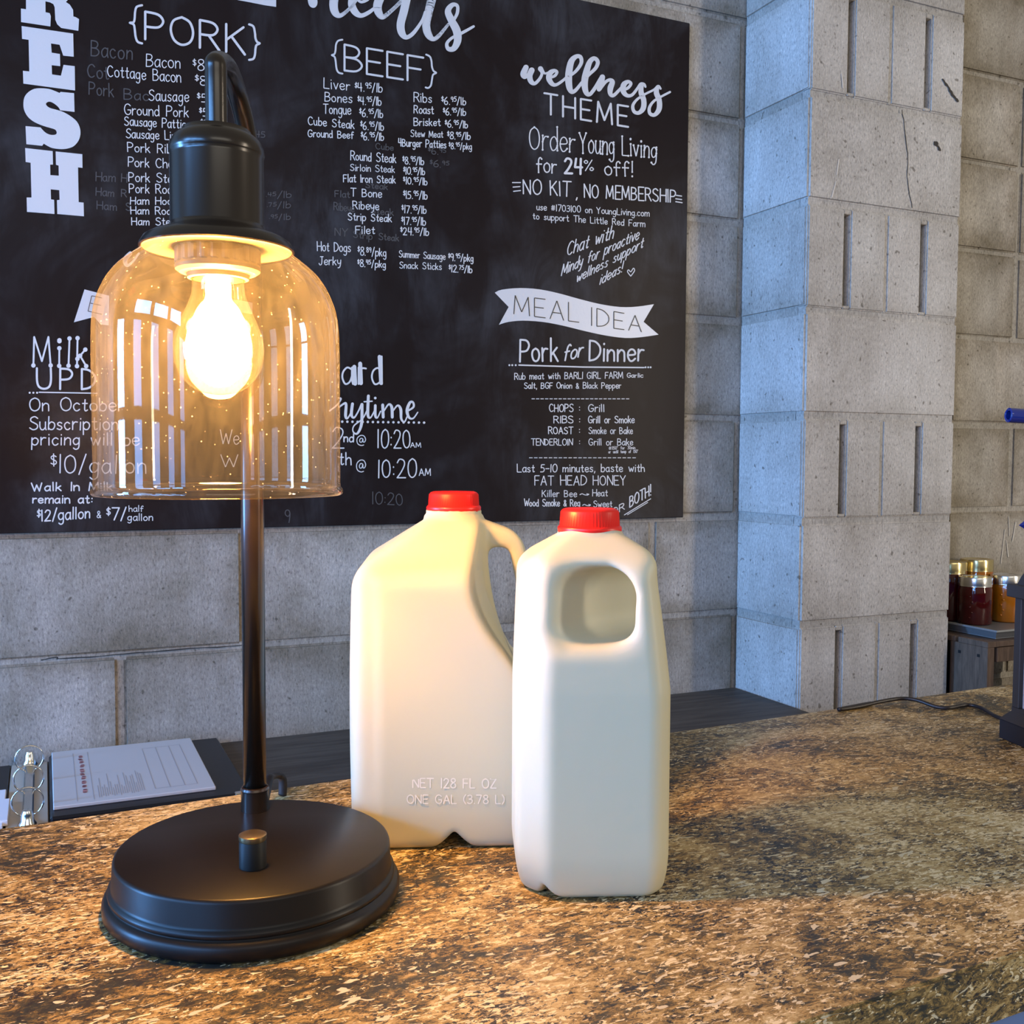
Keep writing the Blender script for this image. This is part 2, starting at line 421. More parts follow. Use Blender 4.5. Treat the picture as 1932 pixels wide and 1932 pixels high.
def block_mesh(wd, ht, dp=0.03, slot=False, seed=0, both=False):
    """block seen from the front: face at y=0, going back to y=dp; chipped, softened edges"""
    rnd = random.Random(seed)
    bm = box_bm((-wd / 2, 0, -ht / 2), (wd / 2, dp, ht / 2), 0.0045, 2)
    for v in bm.verts:
        if v.co.y < dp * 0.5:
            v.co.x += rnd.uniform(-1, 1) * 0.0006; v.co.z += rnd.uniform(-1, 1) * 0.0006
    if slot:
        bmesh.ops.delete(bm, geom=list(bm.verts), context='VERTS')
        sw = 0.0078
        box_bm((-wd / 2, 0, -ht / 2), (-sw, dp, ht / 2), 0.0028, 2, bm)
        box_bm((sw, 0, -ht / 2), (wd / 2, dp, ht / 2), 0.0028, 2, bm)
        box_bm((-sw - .002, dp - 0.004, -ht / 2 + .001), (sw + .002, dp - 0.001, ht / 2 - .001), 0, 1, bm)
        box_bm((-sw - .001, 0.001, -ht / 2 + .001), (sw + .001, dp - .002, -ht / 2 + .007), 0.0015, 1, bm)
        box_bm((-sw - .001, 0.001, ht / 2 - 0.010), (sw + .001, dp - .002, ht / 2 - .001), 0.0015, 1, bm)
    bmesh.ops.recalc_face_normals(bm, faces=bm.faces)
    me = bpy.data.meshes.new('block'); bm.to_mesh(me); bm.free()
    me.polygons.foreach_set('use_smooth', [False] * len(me.polygons))
    return me
BW, BH = 0.3975, 0.1945
full_meshes = []
for s in range(4):
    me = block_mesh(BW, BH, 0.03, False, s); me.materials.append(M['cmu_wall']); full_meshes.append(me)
def put(me, loc, parent, rz=0.0, sx=1.0):
    o = bpy.data.objects.new('block', me); link(o, parent); o.location = loc; o.rotation_euler = (0, 0, rz); o.scale = (sx, 1, 1)
    return o
rb = random.Random(3)
for c in range(-4, 8):
    zc = Z0 + (c + 0.5) * CH
    off = 0.108 if c % 2 == 0 else 0.309
    if c == 3: off = 0.108
    x = off - GX * 3
    while x < 3.9:
        xc = x + GX / 2
        put(full_meshes[rb.randrange(4)], (xc + rb.uniform(-.001, .001), rb.uniform(-.0012, .0008), zc + rb.uniform(-.001, .001)), wall)
        x += GX
# pillar
PX0, PX1, PD = 1.3297, 1.7270, 0.2032
pil = bm_obj('wall_pillar', box_bm((PX0 + 0.004, -PD + 0.027, 0), (PX1 - 0.004, -0.001, 3.0)), M['mortar']); tag(pil, kind='structure')
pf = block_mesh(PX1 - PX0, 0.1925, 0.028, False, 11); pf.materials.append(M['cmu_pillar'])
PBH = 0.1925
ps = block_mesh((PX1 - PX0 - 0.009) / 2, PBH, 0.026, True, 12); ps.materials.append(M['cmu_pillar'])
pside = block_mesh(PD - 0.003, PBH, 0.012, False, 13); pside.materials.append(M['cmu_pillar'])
jb = bmesh.new()
for c in range(-6, 8):
    zj = Z0 + c * CH
    box_bm((PX0 + .004, -PD + .0045, zj - .0062), (PX1 - .004, -PD + .028, zj + .0062), 0, 1, jb)
    if c % 2 == 0: box_bm(((PX0 + PX1) / 2 - .004, -PD + .0025, zj + .005), ((PX0 + PX1) / 2 + .004, -PD + .028, zj + CH - .005), 0, 1, jb)
tag(bm_obj('mortar_joint', jb, M['mortar'], pil), kind='stuff')
for c in range(-6, 8):
    zc = Z0 + (c + 0.5) * CH
    if c % 2 == 0:
        for q in (-1, 1):
            put(ps, ((PX0 + PX1) / 2 + q * (PX1 - PX0) / 4, -PD, zc), pil)
    else:
        put(pf, ((PX0 + PX1) / 2, -PD + rb.uniform(-.001, .001), zc), pil)
    put(pside, (PX0, -PD / 2 + 0.0015, zc), pil, rz=-PI / 2)
    put(pside, (PX1, -PD / 2 + 0.0015, zc), pil, rz=PI / 2)

# ------------------------------------------------------------------ chalkboard
BY = -0.012
board = empty('chalkboard', (0.34, 0, Z0))
tag(board, 'large black chalkboard menu of meats and prices on the grey block wall', 'chalkboard')
bm_ = box_bm((-0.94, BY, 0.0), (0.847, -0.0015, 0.985), 0.0012, 1)
bm_obj('board_panel', bm_, M['board'], board)

# hand-lettering stroke font: 10 units = cap height
G = {}
def g(ch, wd, *strokes): G[ch] = (wd, strokes)
# stroke: 's'/'l' followed by points
g('A', 6, 'l', [(0, 0), (3, 10), (6, 0)], 'l', [(1.1, 3.5), (4.9, 3.5)])
g('B', 5.4, 'l', [(0, 0), (0, 10)], 's', [(0, 10), (3.4, 9.6), (4.5, 7.7), (3.2, 5.6), (0, 5.2)], 's', [(0, 5.2), (3.8, 4.9), (5.3, 2.7), (3.6, .4), (0, 0)])
g('C', 5.6, 's', [(5.4, 8.4), (3.6, 10), (1.3, 9), (0, 5.2), (1.2, 1.1), (3.4, 0), (5.4, 1.3)])
g('D', 5.8, 'l', [(0, 0), (0, 10)], 's', [(0, 10), (3, 9.4), (5.4, 6.8), (5.4, 3.4), (3.2, .8), (0, 0)])
g('E', 4.8, 'l', [(4.8, 10), (0, 10), (0, 0), (4.8, 0)], 'l', [(0, 5.1), (4, 5.1)])
g('F', 4.8, 'l', [(4.8, 10), (0, 10), (0, 0)], 'l', [(0, 5.1), (4, 5.1)])
g('G', 6, 's', [(5.6, 8.4), (3.6, 10), (1.2, 9), (0, 5), (1.2, 1), (3.6, 0), (5.6, 1.6), (5.8, 4.4)], 'l', [(5.8, 4.4), (3.2, 4.4)])
g('H', 5.6, 'l', [(0, 0), (0, 10)], 'l', [(5.6, 0), (5.6, 10)], 'l', [(0, 5), (5.6, 5)])
g('I', .6, 'l', [(.3, 0), (.3, 10)])
g('J', 4.6, 'l', [(1.4, 10), (4.6, 10)], 's', [(3.2, 10), (3.2, 3), (2.4, .3), (.8, 0), (0, 1.8)])
g('K', 5.2, 'l', [(0, 0), (0, 10)], 'l', [(4.8, 9.8), (0.1, 4.4)], 'l', [(1.5, 5.8), (5.2, 0)])
g('L', 4.6, 'l', [(0, 10), (0, 0), (4.6, 0)])
g('M', 7, 'l', [(0, 0), (.6, 10), (3.5, 1.5), (6.4, 10), (7, 0)])
g('N', 5.6, 'l', [(0, 0), (0, 10), (5.6, 0), (5.6, 10)])
g('O', 6.2, 's', [(3.1, 10), (.8, 8.4), (0, 5), (.9, 1.4), (3.1, 0), (5.4, 1.5), (6.2, 5), (5.3, 8.6), (3.1, 10)])
g('P', 5.2, 'l', [(0, 0), (0, 10)], 's', [(0, 10), (3.6, 9.6), (5, 7.4), (3.6, 5), (0, 4.6)])
g('R', 5.4, 'l', [(0, 0), (0, 10)], 's', [(0, 10), (3.6, 9.6), (4.9, 7.5), (3.5, 5.2), (0, 4.9)], 'l', [(2.4, 5), (5.4, 0)])
g('S', 5.2, 's', [(4.9, 8.7), (2.9, 10), (.6, 8.8), (.6, 6.6), (2.8, 5.2), (4.9, 3.6), (4.7, 1.1), (2.3, 0), (0, 1.4)])
g('T', 6, 'l', [(0, 10), (6, 10)], 'l', [(3, 10), (3, 0)])
g('U', 5.8, 's', [(0, 10), (0, 4), (.8, 1), (2.9, 0), (5, 1), (5.8, 4), (5.8, 10)])
g('V', 5.6, 'l', [(0, 10), (2.8, 0), (5.6, 10)])
g('W', 8, 'l', [(0, 10), (2.1, 0), (4, 7.5), (5.9, 0), (8, 10)])
g('X', 5.4, 'l', [(0, 10), (5.4, 0)], 'l', [(5.4, 10), (0, 0)])
g('Y', 5.6, 'l', [(0, 10), (2.8, 5.2), (5.6, 10)], 'l', [(2.8, 5.2), (2.8, 0)])
g('Z', 5.4, 'l', [(0, 10), (5.4, 10), (0, 0), (5.4, 0)])
g('a', 4.2, 's', [(3.9, 5.2), (2, 6), (.3, 4.4), (0, 2.2), (1.2, 0), (3, .8), (3.9, 3)], 's', [(3.9, 6), (3.9, 2), (4.3, 0)])
g('b', 4.2, 'l', [(0, 10), (0, 0)], 's', [(0, 3.8), (1.6, 5.8), (3.6, 5), (4.1, 2.6), (3, .2), (1.2, 0), (0, 1.4)])
g('c', 3.6, 's', [(3.5, 5), (2, 6), (.3, 4.6), (0, 2.4), (1, .3), (2.4, 0), (3.6, 1.1)])
g('d', 4.2, 's', [(4, 4), (2.5, 5.8), (.6, 4.8), (0, 2.4), (1.1, 0), (2.9, .4), (4, 2)], 'l', [(4, 10), (4.1, 0)])
g('e', 4, 's', [(.1, 3), (3.8, 3.4), (3.4, 5.4), (1.8, 6), (.3, 4.8), (0, 2.4), (1.1, .2), (2.5, 0), (4, 1.2)])
g('f', 3.4, 's', [(3.6, 9), (2.6, 10), (1.4, 8.6), (1.2, 5), (1.2, 0)], 'l', [(0, 5.6), (3.2, 5.6)])
g('g', 4.2, 's', [(3.9, 4.8), (2.3, 6), (.5, 4.9), (0, 2.6), (1.1, .4), (2.9, .8), (3.9, 2.6)], 's', [(3.9, 6), (3.9, 0), (3.4, -2.8), (1.7, -3.8), (.2, -2.7)])
g('h', 4, 'l', [(0, 10), (0, 0)], 's', [(0, 3.6), (1.7, 5.8), (3.4, 5.2), (3.8, 3), (3.9, 0)])
g('i', .8, 'l', [(.4, 6), (.4, 0)], 'l', [(.4, 8.4), (.4, 8.7)])
g('j', 2, 's', [(1.6, 6), (1.6, -2), (.9, -3.6), (-.2, -3)], 'l', [(1.6, 8.4), (1.6, 8.7)])
g('k', 3.8, 'l', [(0, 10), (0, 0)], 'l', [(3.3, 5.9), (.1, 2.6)], 'l', [(1.2, 3.7), (3.8, 0)])
g('l', .8, 'l', [(.4, 10), (.4, 0)])
g('m', 6.4, 'l', [(0, 6), (0, 0)], 's', [(0, 3.6), (1.5, 5.9), (3, 5), (3.1, 2), (3.1, 0)], 's', [(3.1, 3.6), (4.7, 5.9), (6.2, 5), (6.3, 2), (6.3, 0)])
g('n', 3.9, 'l', [(0, 6), (0, 0)], 's', [(0, 3.6), (1.7, 5.9), (3.5, 5.1), (3.8, 2.6), (3.8, 0)])
g('o', 4.2, 's', [(2.1, 6), (.5, 5), (0, 3), (.7, .8), (2.1, 0), (3.6, .8), (4.2, 3), (3.6, 5.1), (2.1, 6)])
g('p', 4.2, 'l', [(0, 6), (0, -3.8)], 's', [(0, 4), (1.7, 5.9), (3.6, 5), (4.1, 2.8), (3, .4), (1.3, .1), (0, 1.6)])
g('r', 3, 'l', [(0, 6), (0, 0)], 's', [(0, 3.4), (1.3, 5.6), (3, 5.6)])
g('s', 3.4, 's', [(3.2, 5.2), (1.8, 6), (.4, 5), (.8, 3.6), (2.6, 2.7), (3.3, 1.4), (2, 0), (0, .8)])
g('t', 3.2, 's', [(1.5, 9), (1.5, 1.6), (2.2, 0), (3.3, .7)], 'l', [(0, 6), (3, 6)])
g('u', 4, 's', [(0, 6), (0, 2.4), (.9, .2), (2.4, .2), (3.7, 2.2)], 's', [(3.7, 6), (3.7, 1.4), (4.1, 0)])
g('v', 3.8, 'l', [(0, 6), (1.9, 0), (3.8, 6)])
g('w', 5.8, 'l', [(0, 6), (1.5, 0), (2.9, 4.8), (4.3, 0), (5.8, 6)])
g('x', 3.8, 'l', [(0, 6), (3.8, 0)], 'l', [(3.8, 6), (0, 0)])
g('y', 4, 's', [(0, 6), (.2, 3), (1.4, 1.4), (3, 2.2), (3.8, 4)], 's', [(3.9, 6), (3.6, 1), (2.4, -3), (.6, -3.6)])
g('z', 3.8, 'l', [(0, 6), (3.8, 6), (0, 0), (3.8, 0)])
g('0', 5, 's', [(2.5, 10), (.6, 8.4), (0, 5), (.7, 1.4), (2.5, 0), (4.4, 1.5), (5, 5), (4.3, 8.6), (2.5, 10)])
g('1', 1, 'l', [(.5, 10), (.5, 0)])
g('2', 5, 's', [(.2, 8), (1.6, 9.9), (4, 9.2), (4.4, 6.8), (2.4, 3), (0, 0)], 'l', [(0, 0), (5, 0)])
g('3', 4.6, 's', [(.2, 9), (2.4, 10), (4.2, 8.6), (3.6, 6.2), (1.6, 5.3)], 's', [(1.6, 5.3), (4.2, 4.6), (4.4, 1.8), (2.2, 0), (0, 1)])
g('4', 4.8, 'l', [(.6, 10), (0, 4.4), (4.8, 4.4)], 'l', [(3.8, 10), (3.8, 0)])
g('5', 4.8, 'l', [(4.4, 10), (.8, 10), (.5, 5.8)], 's', [(.5, 5.8), (3, 6), (4.6, 3.6), (3.4, .6), (0, .3)])
g('6', 4.8, 's', [(3.6, 10), (1, 7), (0, 3.2), (1.2, .3), (3.4, .3), (4.6, 2.6), (3.4, 4.8), (1.2, 4.4), (.1, 2.8)])
g('7', 4.8, 'l', [(0, 10), (4.8, 10), (1.6, 0)])
g('8', 4.8, 's', [(2.6, 5.4), (.5, 7.2), (.9, 9.4), (2.5, 10), (4.1, 9.2), (4.2, 7), (2.4, 5.4), (.3, 3.4), (.5, .9), (2.4, 0), (4.4, 1), (4.6, 3.4), (2.6, 5.4)])
g('9', 4.6, 's', [(4.4, 7.2), (3, 5), (.8, 5.6), (.1, 7.8), (1.4, 9.9), (3.6, 9.6), (4.4, 7.2), (4, 3), (3.4, 0)])
g('$', 4.4, 's', [(4.1, 8), (2.4, 9), (.5, 8), (.6, 6.2), (2.4, 5), (4, 3.8), (4, 1.8), (2.2, 1), (.1, 2)], 'l', [(2.2, 10.6), (2.2, -.6)])
g('%', 6, 's', [(1.4, 9.8), (.2, 8.4), (1.4, 6.8), (2.6, 8.4), (1.4, 9.8)], 's', [(4.8, 3.2), (3.6, 1.6), (4.8, 0), (6, 1.6), (4.8, 3.2)], 'l', [(5.2, 10), (.8, 0)])
g('/', 3.4, 'l', [(0, -.8), (3.4, 10.6)])
g('.', .8, 'l', [(.4, 0), (.4, .3)])
g(',', 1, 'l', [(.7, .6), (.2, -1.6)])
g(':', .8, 'l', [(.4, 1.6), (.4, 1.9)], 'l', [(.4, 5.6), (.4, 5.9)])
g('!', .8, 'l', [(.4, 10), (.4, 3)], 'l', [(.4, 0), (.4, .3)])
g('-', 3.6, 'l', [(0, 4.2), (3.6, 4.2)])
g('#', 5.4, 'l', [(1.4, 9), (1, 1)], 'l', [(4, 9), (3.6, 1)], 'l', [(0, 6.4), (5.2, 6.4)], 'l', [(0, 3.4), (5.2, 3.4)])
g('(', 2, 's', [(2, 10.5), (.2, 7), (.2, 3), (2, -.5)])
g(')', 2, 's', [(0, 10.5), (1.8, 7), (1.8, 3), (0, -.5)])
g('@', 8, 's', [(5.2, 6.4), (3.6, 6.8), (2.4, 4.8), (3, 3), (4.6, 3.4), (5.4, 6.2), (5.6, 3.2), (7, 3.4), (7.8, 6), (6.4, 9), (3.6, 9.6), (.8, 7.6), (0, 4.4), (1, 1.2), (3.8, -.2), (6, .3)])
g('&', 4.6, 's', [(4.4, 3.2), (2.8, .2), (.8, .2), (.2, 2.2), (3, 5.4), (3.2, 8), (1.8, 8.6), (.8, 7.2), (1.8, 4.4), (4.6, 0)])
g('~', 6, 's', [(0, 3.4), (1.4, 5.2), (2.8, 3.4), (4.2, 2.8), (5.8, 4.2)], 'l', [(4.4, 5.2), (5.9, 4.2), (4.8, 2.4)])
g('°', 1.8, 's', [(.9, 10), (0, 9), (.9, 8), (1.8, 9), (.9, 10)])

class Ink:
    """flat strokes laid on a plane; to_world maps photo-plane coordinates onto the surface"""
    def __init__(self, to_world): self.v, self.f, self.w = [], [], to_world
    def lift(self):
        self.i = (getattr(self, 'i', 0) + 1) % 48
        return Vector((0, -6e-6 * self.i, 0))
    def disc(self, x, y, r, n=8):
        b = len(self.v); up = self.lift()
        if r > 4: n = 16
        for k in range(n):
            self.v.append(Vector(self.w(x + r * math.cos(2 * PI * k / n), y + r * math.sin(2 * PI * k / n))) + up)
        self.f.append(tuple(range(b, b + n)))
    def stroke(self, pts, wd):
        """pts (x,y) or (x,y,w)"""
        P = [(p[0], p[1], p[2] if len(p) > 2 else wd) for p in pts]
        for i, p in enumerate(P): 
            if i in (0, len(P) - 1) or p[2] > 2.2: self.disc(p[0], p[1], p[2] / 2)
        for a, b in zip(P, P[1:]):
            dx, dy = b[0] - a[0], b[1] - a[1]; L = math.hypot(dx, dy)
            if L < 1e-6: continue
            nx, ny = -dy / L, dx / L; s = len(self.v)
            up = self.lift()
            self.v += [Vector(q) + up for q in [self.w(a[0] + nx * a[2] / 2, a[1] + ny * a[2] / 2), self.w(a[0] - nx * a[2] / 2, a[1] - ny * a[2] / 2),
                       self.w(b[0] - nx * b[2] / 2, b[1] - ny * b[2] / 2), self.w(b[0] + nx * b[2] / 2, b[1] + ny * b[2] / 2)]]
            self.f.append((s, s + 1, s + 2, s + 3))
    def poly(self, pts):
        tris = geometry.tessellate_polygon([[Vector((x, y, 0)) for x, y in pts]])
        b = len(self.v); self.v += [self.w(x, y) for x, y in pts]
        self.f += [tuple(b + i for i in t) for t in tris]
    def build(self, name, mat, parent):
        out = []
        for f in self.f:
            a, b, c = (Vector(self.v[i]) for i in f[:3]); nrm = (b - a).cross(c - a)
            out.append(tuple(reversed(f)) if nrm.y > 0 else f)
        self.f = out
        return mesh_obj(name, self.v, self.f, mat, parent, world=True)
def text_strokes(s, x0, y0, x1, y1, cap, wd, wob=0.35, dots=0.0, gap=1.7, rnd=random, cap1=None, slant=0.0, ink=None):
    """lay string between baseline points; ^ toggles small raised characters"""
    lay, x, sup = [], 0.0, False
    for ch in s:
        if ch == '^': sup = not sup; continue
        k = 0.62 if sup else 1.0
        if ch == ' ': x += 5.6; continue
        gw, st = G[ch]
        lay.append((ch, x, k, 4.2 if sup else 0.0)); x += (gw + gap) * k
    tot = max(x - gap, 0.01)
    L = math.hypot(x1 - x0, y1 - y0); ux, uy = (x1 - x0) / L, (y1 - y0) / L
    sx = L / tot
    for ch, xo, k, rise in lay:
        st = G[ch][1]
        jy = rnd.uniform(-wob, wob) * 0.5; js = 1 + rnd.uniform(-.05, .05) * (wob > 0); jr = rnd.uniform(-.04, .04) * (wob > 0)
        for kind, pts in zip(st[::2], st[1::2]):
            if kind == 's': pts = catmull(pts, 4)
            out = []
            for (a, b) in pts:
                a2 = (a * js + b * jr) * k + xo + slant * b * 0.1 * k; b2 = b * js * k + rise + jy
                t = a2 / tot
                cp = cap + ((cap1 or cap) - cap) * t
                px = x0 + ux * a2 * sx; py = y0 + uy * a2 * sx - b2 * cp / 10
                out.append((px, py))
            w_ = wd * (0.85 if k < 1 else 1)
            ink.stroke(out, w_)
            if dots:
                ink.disc(*out[0], dots); ink.disc(*out[-1], dots)
BW_ = lambda x, y: on_y(x, y, BY - 0.0006)
BV_ = lambda x, y: on_y(x, y, BY - 0.0004)
rt = random.Random(5)
def chalk(s, x0, y0, x1, y1, cap, wd=1.9, mat='chalk', name='chalk_lettering', **kw):
    k = Ink(BW_ if mat == 'chalk' else BV_); text_strokes(s, x0, y0, x1, y1, cap, wd, rnd=rt, ink=k, **kw)
    return k.build(name, M[mat], board)
LINES = [
 ('Bacon', 276, 125.5, 340, 129, 23), ('^$^8.^5', 364, 132, 400, 134, 20), ('Cottage Bacon', 203, 144.5, 341, 155.5, 21), ('^$^8', 368, 160, 390, 161, 18),
 ('Sausage', 281, 190, 356, 192, 21), ('^$^5', 372, 192, 391, 193, 16), ('Ground Pork', 235, 216, 355, 221, 19), ('^$^5', 376, 219, 392, 220, 15),
 ('Sausage Patties', 235, 236.5, 358, 243, 17), ('^$^3', 378, 240, 392, 241, 14), ('Sausage Links', 238, 260, 348, 265, 17), ('Pork Ribs', 241, 286, 334, 290, 17),
 ('Pork Chops', 242, 314, 346, 318, 17), ('Pork Steak', 243, 342, 346, 346, 17), ('Pork Roast', 244, 363.6, 342, 366, 17), ('Ham Hocks', 246, 385.6, 342, 386, 14),
 ('Ham Roast', 247, 404, 340, 405, 14), ('Ham Steak', 248.5, 424.4, 340, 425, 14),
 ('Liver', 611, 166, 660, 171, 19), ('^$^4.^95^/lb', 669.5, 172, 721, 174, 16), ('Bones', 613, 191, 664, 194, 17), ('^$^4.^95^/lb', 675, 197, 719, 199, 15),
 ('Tongue', 610, 214, 662, 216, 18), ('^$^6.^95^/lb', 678, 220, 722.5, 222, 15), ('Cube Steak', 581.5, 235, 668, 243, 15.5), ('^$^6.^95^/lb', 680, 244, 724, 246, 15),
 ('Ground Beef', 581, 258, 667, 261.5, 13.5), ('^$^6.^95^/lb', 681, 264, 724, 265, 14),
 ('Ribs', 781, 192, 814.5, 194, 17), ('^$^6.^95^/lb', 833, 197, 879, 198, 14), ('Roast', 781, 213.5, 818, 215, 15), ('^$^6.^95^/lb', 836, 217, 878.6, 218, 13),
 ('Brisket', 781, 237, 831, 237.6, 14), ('^$^6.^95^/lb', 839.5, 240, 882.5, 241.5, 13), ('Stew Meat', 775, 258, 835.7, 259.6, 12.5), ('^$^8.^95^/lb', 844, 262, 887, 263.5, 13),
 ('4Burger Patties', 752, 275.6, 841.6, 279.5, 14), ('^$^8.^95^/pkg', 847, 281, 890, 282, 12), ('Round Steak', 661.7, 301.5, 747, 307.5, 16.5), ('^$^8.^95^/lb', 759.6, 309.5, 799.7, 311, 14),
 ('Sirloin Steak', 661, 322, 744.6, 325.6, 12.5), ('^$^10.^95^/lb', 761, 328.7, 801.5, 330, 13), ('Flat Iron Steak', 648, 343, 746, 345.8, 14), ('^$^10.^95^/lb', 761, 347, 806, 349, 13),
 ('T Bone', 661.7, 370, 720, 372.7, 15), ('^$^15.^95^/lb', 761, 374.5, 806, 376, 14), ('Ribeye', 666, 394, 715, 396, 15), ('^$^17.^95^/lb', 758, 401.5, 804, 403, 14),
 ('Strip Steak', 657, 415.4, 738.6, 418.7, 14), ('^$^17.^95^/lb', 757.5, 423.5, 802.8, 425, 14), ('Filet', 671, 441, 707, 441, 14), ('^$^24.^95^/lb', 755.7, 443, 808.7, 444.4, 13.5),
 ('Hot Dogs', 598.8, 473, 661, 475.4, 17), ('^$^8.^89^/pkg', 675, 481, 728.6, 484, 15), ('Jerky', 602, 499.6, 643, 500, 15), ('^$^8.^45^/pkg', 674.6, 503, 727.7, 505, 13),
 ('Summer Sausage', 753, 485, 840, 490, 12.5), ('^$^9.^95^/pkg', 846, 491.5, 893, 493.5, 13), ('Snack Sticks', 754, 506, 833, 509, 12.5), ('^$^12.^75^/lb', 847, 513, 890.7, 515, 13),
 ('use #1703100 on YoungLiving.com', 1012.6, 396, 1224.8, 408.4, 12), ('to support The Little Red Farm', 1005.6, 413, 1216.5, 428.3, 12),
 ('Rub meat with BARLI GIRL FARM', 970.8, 716, 1174.8, 713.6, 12), ('Garlic', 1183, 712, 1213, 712, 8), ('Salt, BGF Onion & Black Pepper', 989.4, 733, 1171.7, 732.5, 11),
 ('CHOPS', 1036.6, 776.7, 1081, 776.7, 14), (':', 1093, 776, 1094, 776, 13), ('Grill', 1110, 776.7, 1140, 776.7, 13.5), ('RIBS', 1045, 798, 1081, 798, 13), (':', 1093, 798, 1094, 798, 13),
 ('Grill or Smoke', 1110, 798, 1196.6, 798, 13), ('ROAST', 1035, 818.5, 1081, 818.5, 13), (':', 1093, 818, 1094, 818, 13), ('Smoke or Bake', 1111, 818.5, 1193.5, 818.5, 12.5),
 ('TENDERLOIN', 1002.5, 840, 1080, 840, 12), (':', 1093, 839, 1094, 839, 12), ('Grill or Bake', 1111, 840, 1194, 840, 12.5),
 ('Last 5-10 minutes, baste with', 976, 890.7, 1216, 890, 14.5), ('FAT HEAD HONEY', 1009, 915.5, 1180.4, 915, 18), ('Killer Bee', 1022.7, 937.3, 1088, 937.3, 12.5), ('~', 1094, 937, 1111, 937, 10),
 ('Heat', 1118, 936, 1146, 936, 12), ('Wood Smoke & Reg', 989, 955, 1094, 955, 13), ('~', 1099, 957, 1114, 957, 10), ('Sweet', 1120, 956.5, 1154.7, 956.5, 12), ('OR', 1155, 973, 1178, 961, 13),
 ('On October', 56, 775, 233, 775, 24, 2.3), ('Subscription', 56, 810.5, 222, 811, 24, 2.3), ('pricing will be', 60, 839.5, 262, 840, 23, 2.3), ('^$^10/gallon', 96, 892, 276, 893, 33, 2.4),
 ('Walk In Milk', 60, 926.4, 212, 925, 15.5, 2.6), ('remain at:', 62, 949, 174, 949, 15, 2.6), ('^$^12/gallon', 70, 984, 169.6, 977, 21, 2.5), ('&', 183, 977, 190, 977, 14), ('^$^7/', 201, 981, 237, 981, 22, 2.5),
 ('half', 243.5, 965, 270, 965, 11), ('gallon', 241, 982, 288, 982, 13), ('nd', 649, 833.6, 666.5, 833.6, 15, 2.4), ('2', 627, 845, 648, 845, 38, 2.5), ('@', 673.5, 840, 690, 840, 19), ('10:20', 712, 845, 774, 845, 34, 2.4),
 ('AM', 774.7, 844, 794.4, 844, 9.5), ('th', 640, 877, 663, 877, 24, 2.4), ('@', 672.6, 890, 691, 890, 24), ('10:20', 713, 901, 785, 901, 34, 2.4), ('AM', 791, 897, 812, 897, 13), ('W', 415, 838, 437, 838, 27), ('e', 441, 838, 451, 838, 27), ('W', 417, 881, 450, 881, 24)]
for L in LINES: chalk(*L[:6], *(L[6:] or (1.75 if L[5] > 12.6 else 1.5,)))
for s, x0, y0, x1, y1, cap in [('^@350° for 30min^', 1149, 849, 1198, 848, 9), ('^or until temp of 150°^', 1148, 856, 1203, 855, 9)]:
    chalk(s, x0, y0 + 3, x1, y1 + 3, cap, 1.0)
chalk('Order', 999, 281, 1084, 287, 43, 2.2, dots=2.0); chalk('Young', 1093.6, 288.6, 1159, 291, 39, 2.2, dots=2.0); chalk('Living', 1174, 292.4, 1239, 298, 35, 2.2, dots=2.0)
chalk('for', 1013, 325, 1049, 326, 28, 2.4, dots=1.7); chalk('24', 1065.6, 327, 1098, 328, 29, 4.2); chalk('%', 1102, 322, 1120, 322, 20, 2); chalk('off!', 1141, 330, 1194, 333, 27, 2.3, dots=1.7)
chalk('NO KIT', 987.5, 365.4, 1076, 370.5, 27, 2.4); chalk(',', 1087, 374, 1089.5, 374, 20, 2.4); chalk('NO MEMBERSHIP', 1102.6, 372, 1274.7, 382, 25.5, 2.3, cap1=23.5)
for a in [(967, 344.5, 982, 344.5), (968, 353, 981, 352), (969, 361, 982, 359.5), (1276, 368.5, 1286, 370), (1275, 375, 1286, 376.5), (1275, 380.5, 1287, 382.5)]:
    k = Ink(BW_); k.stroke([(a[0], a[1]), (a[2], a[3])], 2.0); k.build('chalk_dash', M['chalk'], board)
chalk('Chat with', 1069, 482, 1156, 450, 24, 2.0, slant=3); chalk('Mindy for proactive', 1059, 520, 1204, 451, 20, 1.9, slant=3)
chalk('wellness support', 1087, 533, 1212, 467, 18, 1.9, slant=3); chalk('ideas!', 1131, 537, 1173, 513, 18, 1.9, slant=3)
k = Ink(BW_); k.stroke(catmull([(1190, 521), (1184, 513), (1186, 509), (1190, 513), (1195, 506), (1197, 511), (1190, 521)], 5), 1.8); k.build('chalk_heart', M['chalk'], board)
chalk('Pork', 981, 682, 1052, 682, 42, 3.6); chalk('for', 1063, 681, 1098, 672, 27, 3.0, slant=2); chalk('Dinner', 1112, 681, 1214, 681, 36, 3.6)
k = Ink(BW_); k.stroke([(979, 688.8), (1100, 692.5), (1215, 693.5)], 2.6)
for x, y in [(961, 689), (966.5, 689), (973, 689), (1218, 693), (1223, 693), (1227.5, 693)]: k.disc(x, y, 1.9)
k.build('chalk_underline', M['chalk'], board)
for y, xa, xb, n in [(752.5, 1003.4, 1190, 22), (863.7, 998.8, 1202.8, 22)]:
    k = Ink(BW_)
    for i in range(n):
        x = xa + (xb - xa) * i / n; k.stroke([(x, y), (x + (xb - xa) / n * 0.6, y)], 1.5)
    k.build('chalk_dashes', M['chalk'], board)
chalk('BOTH!', 1188, 957, 1228, 934, 20, 2.2)
k = Ink(BW_); k.stroke([(1178, 971.5), (1227.6, 941)], 1.7); k.stroke([(1184, 971), (1222, 948)], 1.4); k.build('chalk_underline', M['chalk'], board)
